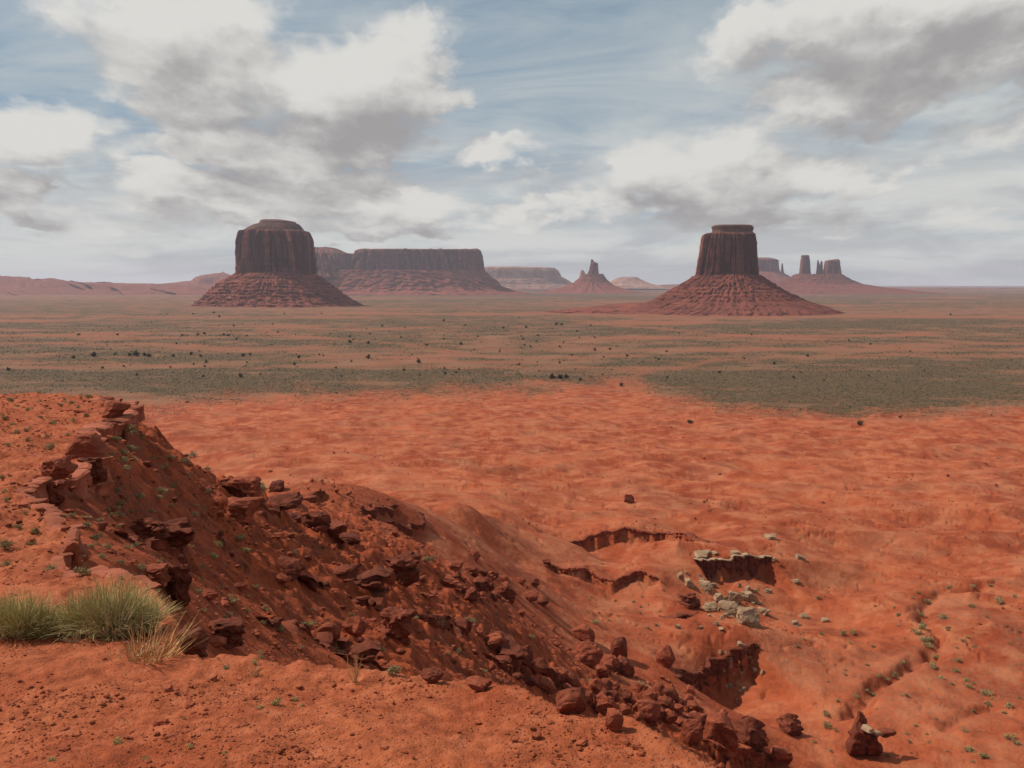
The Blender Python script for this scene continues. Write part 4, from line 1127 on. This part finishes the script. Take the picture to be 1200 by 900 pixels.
# ------------------------------------------------------------------ loose stones nobody could count
def stones(name, xs, ys, zs, sizes, mat, seed, flat=.6):
    rng = np.random.default_rng(seed)
    protos = [rock_verts(900+i, 'boulder' if i % 2 else 'block', 1)[0] for i in range(8)]
    f = ICO[1][1]; nv = len(protos[0]); V = np.empty((len(xs), nv, 3))
    a = rng.uniform(0, 6.28, len(xs))
    for i in range(len(xs)):
        p = protos[rng.integers(8)]*sizes[i]*np.array([1, rng.uniform(.6, 1), rng.uniform(.35, 1)*flat/.6])
        c, s = math.cos(a[i]), math.sin(a[i])
        V[i, :, 0] = p[:, 0]*c-p[:, 1]*s+xs[i]; V[i, :, 1] = p[:, 0]*s+p[:, 1]*c+ys[i]; V[i, :, 2] = p[:, 2]+zs[i]-sizes[i]*.12
    F = (f[None]+(np.arange(len(xs))*nv)[:, None, None]).reshape(-1, 3)
    return tag(mesh_np(name, V.reshape(-1, 3), F, mat, False), kind='stuff')


rng = np.random.default_rng(3)
# slope rubble
n = 15000
u = rng.uniform(-.5, .32, n); Y = np.exp(rng.uniform(math.log(14), math.log(168), n)); x = u*Y
cl = fbm(x/(Y*.12), np.log(Y)*7, 201, 3)
_, sdv, wdv = rim_full(x, Y)
ok = (sdv > wdv*.9) & (rng.random(n) < np.clip(.35+1.1*cl, .04, 1))
x, Y = x[ok], Y[ok]
z = low_full(x, Y)+EYE
keep = z > 8
x, Y, z = x[keep], Y[keep], z[keep]
stones('slope_rubble', x, Y, z, np.clip(Y, 10, 150)*.0034*rng.lognormal(0, .55, len(x)), M['rock'], 7)
# gravel on the near ledge
n = 15000
py = rng.uniform(742, 905, n); px = rng.uniform(-20, 900, n)
Y = np.array([0.0]*n); yy = np.linspace(735, 915, 200); Yt = np.array([rim_y(q) for q in yy]); Y = np.interp(py, yy, Yt)*rng.uniform(.97, 1.03, n)
x = upx(px, py)*Y
zr, sdv, wdv = rim_full(x, Y)
cl = fbm(x*1.6, Y*1.6, 211, 3)
ok = (sdv < -.03) & (rng.random(n) < np.clip(.4+1.0*cl, .05, 1))
x, Y, zr = x[ok], Y[ok], zr[ok]
stones('ledge_gravel', x, Y, zr+EYE, np.clip(rng.lognormal(-4.95, .6, len(x)), .003, .035), M['gravel'], 9, .5)
# stones and tufts strewn over the red flats
n = 26000
py = 500+300*rng.random(n); px = rng.uniform(300, 1230, n)
Y = 97/tanp(py)*rng.uniform(.98, 1.02, n); x = upx(px, py)*Y
cl = fbm(x/45, Y/30, 221, 5, .6)
ok = (Y > 175) & (rng.random(n) < np.clip(-.12+.9*cl, .012, .6))
x, Y = x[ok], Y[ok]; z = low_full(x, Y)+EYE; keep = z < 24
x, Y, z = x[keep], Y[keep], z[keep]
stones('flats_stones', x, Y, z, np.clip(rng.lognormal(-1.35, .5, len(x)), .1, 1.0)*np.clip(Y/260, .7, 1.6), M['rock'], 12, .6)
# grit on the far rim
n = 5000
u = rng.uniform(-.68, -.36, n); Y = np.exp(rng.uniform(math.log(6.5), math.log(66), n)); x = u*Y
zr, sdv, wdv = rim_full(x, Y); ok = sdv < -.1
x, Y, zr = x[ok], Y[ok], zr[ok]
stones('rim_gravel', x, Y, zr+EYE, Y*.0022*rng.lognormal(0, .5, len(x)), M['gravel'], 10, .45)


# ------------------------------------------------------------------ plants
def blades(rng, n, r0, spread, hgt, wid, seg=4, droop=.25, lean=0.0, up=1.0, fork=0.0):
    """thin stems fanning out from a tuft; returns verts, quads"""
    V = []; F = []
    a = rng.uniform(0, 6.283, n); rr = r0*np.sqrt(rng.random(n))
    for i in range(n):
        bx, by = rr[i]*math.cos(a[i]), rr[i]*math.sin(a[i])
        out = spread*rng.beta(1.3, 1.2); ang = a[i]+rng.normal(0, .5)
        h = hgt*rng.uniform(.55, 1.0)*math.sqrt(max(.08, 1-(out/spread)**2*.62)); w = wid*rng.uniform(.6, 1.3)
        sx, sy = math.cos(ang), math.sin(ang); px_, py_ = rng.normal(size=2); q = math.hypot(px_, py_); px_, py_ = px_/q*w, py_/q*w
        cx, cy = rng.normal(0, .05*hgt, 2)
        b0 = len(V)
        for k in range(seg+1):
            t = k/seg; o = out*t**1.25; z = h*(t*up-droop*t*t*(out/spread))
            bend = math.sin(t*3.1)
            X, Y_ = bx+sx*o+cx*bend+lean*t, by+sy*o+cy*bend
            ww = (1-t*.8)
            V.append((X-px_*ww, Y_-py_*ww, z)); V.append((X+px_*ww, Y_+py_*ww, z))
            if k: F.append((b0+2*k-2, b0+2*k-1, b0+2*k+1, b0+2*k))
    return V, F


def near_plant(name, px, py, label, cat, parts):
    (x, Y, z), = hits([(px, py)], n=1200, y1=60)
    o = empty(name, (x, Y, z+EYE)); tag(o, label, cat)
    m = Y/FPX
    for (pn, mat, seed, n, r0, sp, h, w, off, kw) in parts:
        g = np.random.default_rng(seed)
        V, F = blades(g, n, r0*m, sp*m, h*m, w*m, **kw)
        V = np.array(V)+np.array([off[0]*m, off[1]*m, -.012])
        mesh_np(pn, V, np.array(F), M[mat], True, parent=o)


near_plant('bush', 128, 738, 'larger green wiry bush with tan dead twigs at the ledge edge', 'bush', [
    ('foliage', 'green', 1, 1000, 20, 62, 80, .62, (4, 0), dict(droop=.5)), ('foliage', 'green', 31, 620, 16, 52, 62, .62, (-30, -4), dict(droop=.5)), ('foliage', 'green', 32, 560, 16, 50, 56, .62, (36, 2), dict(droop=.5)),
    ('dead_twigs', 'twig', 2, 190, 14, 56, 70, .8, (16, -26), dict(droop=.15, seg=5)),
    ('dead_twigs', 'twig', 3, 60, 8, 26, 30, .8, (-12, -44), dict(droop=.8, seg=5))])
near_plant('bush', 20, 742, 'smaller green wiry bush at the left picture edge', 'bush', [
    ('foliage', 'green', 4, 850, 16, 50, 62, .62, (6, 0), dict(droop=.35)), ('foliage', 'green', 33, 650, 14, 46, 52, .62, (-26, 4), dict(droop=.4)), ('foliage', 'green', 34, 500, 12, 34, 44, .62, (34, -6), dict(droop=.4)),
    ('dead_twigs', 'twig', 5, 90, 16, 50, 50, .8, (10, -10), dict(droop=.3))])
near_plant('dry_grass_tuft', 176, 773, 'straw-coloured dry grass tuft in front of the larger bush', 'grass tuft', [
    ('dry_blades', 'straw', 6, 130, 28, 40, 66, .7, (0, 0), dict(droop=.1, lean=.07)),
    ('dry_blades', 'twig', 7, 70, 20, 50, 24, .8, (-24, -8), dict(droop=.7)), ('dry_litter', 'twig', 41, 90, 60, 46, 7, .7, (-40, 6), dict(droop=.6))])
near_plant('dry_sprig', 416, 800, 'thin dry grass sprig standing alone at the ledge edge', 'grass', [
    ('dry_blades', 'straw', 8, 16, 5, 14, 52, .7, (0, 0), dict(droop=.05))])
near_plant('dry_sprig', 300, 792, 'short dark dead sprig on the ledge between the dry tuft and the lone sprig', 'grass', [
    ('dry_blades', 'twig', 9, 22, 4, 14, 20, .7, (0, 0), dict(droop=.3))])


def leaf_clump(seed, n=260, flat=.75):
    g = np.random.default_rng(seed); V = []; F = []
    lob = g.normal(0, .22, (6, 3)); lob[:, 2] = np.abs(lob[:, 2])*.8+.15
    for i in range(n):
        c = lob[g.integers(6)]+g.normal(0, .13, 3)*np.array([1, 1, .8]); c[2] = max(.02, c[2])
        d = g.normal(size=3); d[2] = abs(d[2])+.3; d /= np.linalg.norm(d); s = g.normal(size=3); s -= d*(s@d); s /= np.linalg.norm(s)
        l, w = g.uniform(.07, .16), g.uniform(.025, .05); b = len(V)
        V += [c-s*w, c+s*w, c+d*l+s*w*.3, c+d*l-s*w*.3]; F.append((b, b+1, b+2, b+3))
    V = np.array(V); V[:, 2] *= flat; V[:, :2] /= np.ptp(V[:, :2])
    V[:, 2] -= V[:, 2].min(); V[:, 2] *= .55/V[:, 2].max()
    return V, np.array(F)


CL = {}
def clump(mat, i, name):
    if (mat, i) not in CL: CL[mat, i] = mesh_np(name, *leaf_clump(50+i, 420), M[mat], False, link=False)
    return CL[mat, i]


SHR = []
for q in [(102, 472, 15), (85, 495, 9), (63, 499, 10), (32, 506, 11), (20, 509, 10), (60, 528, 15), (8, 523, 8), (32, 518, 7), (7, 589, 10), (5, 578, 9), (3, 564, 9), (8, 645, 20), (8, 664, 14), (43, 629, 13), (22, 625, 12), (13, 473, 10), (70, 481, 8), (33, 483, 8), (5, 491, 10), (80, 511, 8), (48, 474, 7), (20, 480, 7), (92, 484, 7), (48, 492, 7), (15, 500, 8), (76, 470, 7), (55, 512, 7), (38, 640, 14), (60, 668, 16), (30, 604, 8)]:
    SHR.append((*q, 'small grey-green shrub growing on the flat red rim', 'shrubs on the rim'))
for q in [(153, 512, 18), (137, 519, 12), (153, 529, 16), (132, 535, 10), (148, 552, 14), (190, 552, 14), (200, 539, 13), (243, 552, 10), (220, 559, 8), (190, 580, 18), (163, 588, 14), (143, 593, 14), (177, 602, 10), (57, 607, 22), (72, 611, 14), (85, 609, 12), (83, 626, 18), (113, 634, 16), (100, 619, 14), (127, 644, 14), (97, 676, 20), (198, 674, 16), (208, 684, 14), (273, 711, 18), (312, 718, 14), (237, 718, 10), (283, 640, 14), (303, 579, 22), (217, 546, 12), (120, 655, 14), (108, 643, 14), (140, 662, 12), (165, 668, 14), (150, 645, 10), (517, 736, 18), (460, 790, 20), (567, 790, 12), (360, 737, 16), (537, 766, 10), (622, 750, 10), (502, 665, 18), (753, 805, 14), (698, 733, 12), (345, 650, 10), (255, 640, 9), (180, 540, 10), (165, 518, 12), (230, 600, 8), (330, 745, 12), (290, 720, 10), (400, 770, 12), (440, 765, 12), (640, 800, 10), (690, 800, 10), (300, 700, 9), (260, 690, 9)]:
    SHR.append((*q, 'grey-green shrub clinging to the shaded red slope', 'shrubs on the slope'))
for i in range(60):
    t = r.random(); SHR.append((95+t*190+r.gauss(0, 22), 545+t*130+r.gauss(0, 45), r.uniform(6, 14), 'grey-green shrub clinging to the shaded red slope', 'shrubs on the slope'))
for i in range(26):
    SHR.append((r.uniform(250, 640), r.uniform(700, 790), r.uniform(5, 11), 'grey-green shrub clinging to the shaded red slope', 'shrubs on the slope'))
WB = [(1107, 725, 14), (1082, 734, 10), (1083, 755, 15), (1073, 747, 14), (1088, 766, 16), (1093, 784, 12), (1102, 796, 10), (1085, 712, 10), (1122, 780, 10), (1120, 788, 10), (1132, 801, 10), (1135, 806, 10), (1158, 816, 16), (1157, 829, 10), (1182, 833, 12), (1185, 866, 16), (1189, 872, 12), (1135, 884, 15), (1153, 893, 14), (1130, 861, 10), (1177, 838, 8), (970, 855, 14), (968, 841, 12), (1023, 819, 9), (1003, 823, 9), (1048, 793, 9), (1030, 797, 8), (1057, 785, 9), (963, 747, 8), (987, 744, 9), (1000, 745, 10), (935, 763, 7), (1128, 755, 7), (1142, 764, 7), (1110, 741, 8), (1170, 706, 13), (1138, 711, 9), (1160, 690, 8), (1072, 853, 7), (1062, 861, 7), (1088, 873, 7), (1022, 760, 7), (1080, 742, 12), (1090, 757, 12), (1079, 728, 10), (1097, 772, 10), (1112, 690, 8), (1140, 690, 8), (1015, 812, 8), (1040, 800, 8)]
for q in WB: SHR.append((*q, 'pale green shrub growing along the dry wash', 'shrubs along the wash'))
for i in range(46):
    SHR.append((r.uniform(940, 1196), r.uniform(690, 895), r.uniform(3.5, 7), 'tiny pale green tuft on the red flats around the wash', 'tufts around the wash'))
for i in range(26):
    SHR.append((r.uniform(640, 800), r.uniform(698, 745), r.uniform(3, 5), 'tiny green tuft on the smooth red bench', 'tufts on the bench'))
for q in [(137, 872, 14), (263, 884, 9), (323, 828, 15), (223, 880, 10), (345, 822, 10), (305, 832, 10), (60, 893, 10), (170, 890, 8), (355, 830, 8), (215, 845, 6)]:
    SHR.append((*q, 'small green weed low on the red foreground ledge', 'weeds on the foreground ledge'))
for q in [(809, 497, 9), (1007, 498, 9), (1055, 490, 6), (455, 590, 5), (965, 590, 4), (815, 610, 4)]:
    SHR.append((*q, 'dark lone bush on the open red flats', 'lone bushes on the red flats'))
pos = hits([(q[0], q[1]) for q in SHR], n=700)
for (px, py, w, label, group), (x, Y, z) in zip(SHR, pos):
    mat = 'juniper' if 'lone' in group else 'green' if 'weeds' in group else 'sage'
    me = clump(mat, rnd.randrange(5), 'bush' if 'lone' in group else 'weed' if 'weed' in group else 'tuft' if 'tuft' in group else 'shrub')
    o = bpy.data.objects.new(me.name, me); C.objects.link(o)
    k = w*Y/FPX*1.15; o.scale = (k, k, k*rnd.uniform(.75, 1.15)); o.location = (x, Y, z+EYE-.03*k); o.rotation_euler = (0, 0, rnd.uniform(0, 6.28))
    tag(o, label, 'grass' if 'tuft' in group else 'shrub' if 'weed' not in group else 'weed', group)


# junipers on the plain
def juniper_mesh(seed):
    g = np.random.default_rng(seed); V = []; F = []
    lob = g.normal(0, .15, (8, 3)); lob[:, 2] = np.abs(g.normal(.36, .15, 8)); lob[0] = (0, 0, .3)
    for i in range(420):
        c = lob[g.integers(8)]+g.normal(0, .11, 3); c[2] = max(.04, c[2]); d = g.normal(size=3); d /= np.linalg.norm(d); s = g.normal(size=3); s -= d*(s@d); s /= np.linalg.norm(s)
        l, w = g.uniform(.06, .13), g.uniform(.03, .06); b = len(V)
        V += [c-s*w-d*l*.5, c+s*w-d*l*.5, c+d*l*.5+s*w*.4, c+d*l*.5-s*w*.4]; F.append((b, b+1, b+2, b+3))
    cv, cf = ICO[1]
    for tri in cf:
        b = len(V); p = [cv[q]*np.array((.21, .21, .24))+np.array((0, 0, .3)) for q in tri]; V += [p[0], p[1], p[2], (p[2]+p[0])/2]; F.append((b, b+1, b+2, b+3))
    for k in range(6):   # trunk
        a0, a1 = k/6*6.283, (k+1)/6*6.283; b = len(V)
        V += [np.array((.05*math.cos(a0), .05*math.sin(a0), -.05)), np.array((.05*math.cos(a1), .05*math.sin(a1), -.05)), np.array((.03*math.cos(a1), .03*math.sin(a1), .4)), np.array((.03*math.cos(a0), .03*math.sin(a0), .4))]; F.append((b, b+1, b+2, b+3))
    return mesh_np('juniper', np.array(V), np.array(F), M['juniper'], False, link=False)


JM = [juniper_mesh(80+i) for i in range(5)]
JT = [(170, 417, 6), (160, 417, 8), (175, 418, 6), (152, 417, 6), (110, 418, 7), (135, 416, 4), (86, 420, 5), (10, 434, 5), (203, 418, 5), (238, 442, 4), (282, 441, 5), (240, 430, 4), (224, 416, 5), (235, 418, 4), (285, 418, 5), (293, 416, 4), (350, 420, 5), (345, 428, 4), (432, 420, 6), (490, 425, 6), (410, 402, 5), (410, 395, 3), (432, 403, 4), (500, 405, 4), (540, 404, 4), (470, 396, 3), (262, 393, 4), (268, 394, 4), (240, 392, 4), (232, 393, 4), (138, 393, 4), (92, 393, 4), (120, 432, 4), (145, 430, 3), (160, 440, 4), (200, 431, 3), (242, 425, 4), (648, 444, 8), (657, 444, 9), (664, 443, 6), (680, 446, 5), (728, 452, 5), (697, 411, 4), (715, 410, 4), (735, 418, 4), (772, 422, 4), (843, 437, 4), (907, 427, 4), (946, 418, 4), (930, 443, 4), (728, 453, 4), (652, 381, 4), (658, 381, 4), (692, 382, 3), (676, 389, 3), (660, 402, 3), (697, 396, 3), (872, 421, 3), (782, 443, 4), (881, 393, 3), (995, 400, 3), (1020, 404, 3), (613, 398, 3), (622, 407, 3), (560, 395, 3), (520, 398, 3), (590, 385, 3), (545, 382, 3)]
for i in range(85):
    py = r.uniform(366, 448); px = r.uniform(180, 760) if r.random() < .7 else r.uniform(0, 1200)
    JT.append((px, py, r.uniform(1.8, 3.6)))
for (px, py, w) in JT:
    Y = 100/float(tanp(py)); x = float(upx(px, py))*Y
    z = float(low_full(np.array([x]), np.array([Y]))[0]); Y = float(-z/tanp(py)); x = float(upx(px, py))*Y
    me = JM[rnd.randrange(5)]; o = bpy.data.objects.new('juniper', me); C.objects.link(o)
    k = w*Y/FPX*1.25; o.scale = (k, k, k*rnd.uniform(.6, .85)); o.location = (x, Y, z+EYE); o.rotation_euler = (0, 0, rnd.uniform(0, 6.28))
    tag(o, 'small dark juniper dotted over the scrub plain', 'tree', 'junipers on the plain')


# sage on the plain, too many to count
def sagebrush():
    rng = np.random.default_rng(21)
    Ys, us, veg, plain, bare, fringe = LOW
    n = 230000
    py = 362+130*rng.random(n)**.8; Y = 100/tanp(py)*rng.uniform(.99, 1.01, n); u = rng.uniform(-.66, .66, n)
    iy = np.clip(np.searchsorted(Ys, Y), 0, len(Ys)-1); iu = np.clip(np.searchsorted(us, u), 0, len(us)-1)
    d = np.clip(veg[iy, iu]*1.15-.25, 0, 1)*plain[iy, iu]*(1-.9*bare[iy, iu])
    d = np.maximum(d, .42*fringe[iy, iu]**2*(1-plain[iy, iu]))
    ok = rng.random(n) < d*.55
    Y, u = Y[ok], u[ok]; x = u*Y; z = low_full(x, Y, False)+EYE; n = len(x)
    sz = rng.lognormal(-.38, .35, n)*np.clip(Y/1000, .75, 1.7); hh = sz*rng.uniform(.45, .75, n)
    k = 6; a = np.arange(k)/k*6.283
    V = np.empty((n, 2*k+1, 3)); j = rng.uniform(.7, 1.3, (n, 2*k)); rot = rng.uniform(0, 6.28, n)[:, None]
    for q, (rr, hz) in enumerate(((.5, -.05), (.48, .62))):
        s_ = slice(q*k, q*k+k)
        V[:, s_, 0] = x[:, None]+np.cos(a+rot)*rr*sz[:, None]*j[:, s_]; V[:, s_, 1] = Y[:, None]+np.sin(a+rot)*rr*sz[:, None]*j[:, s_]
        V[:, s_, 2] = z[:, None]+hz*hh[:, None]*(j[:, s_] if q else 1)
    V[:, 2*k, 0] = x; V[:, 2*k, 1] = Y; V[:, 2*k, 2] = z+hh
    t = []
    for i in range(k):
        m_ = (i+1) % k; t += [(i, m_, k+m_), (i, k+m_, k+i), (k+i, k+m_, 2*k)]
    F = (np.array(t)[None]+(np.arange(n)*(2*k+1))[:, None, None]).reshape(-1, 3)
    tag(mesh_np('sagebrush', V.reshape(-1, 3), F, M['plainsage'], False), kind='stuff')
    print('sage', n)


sagebrush()
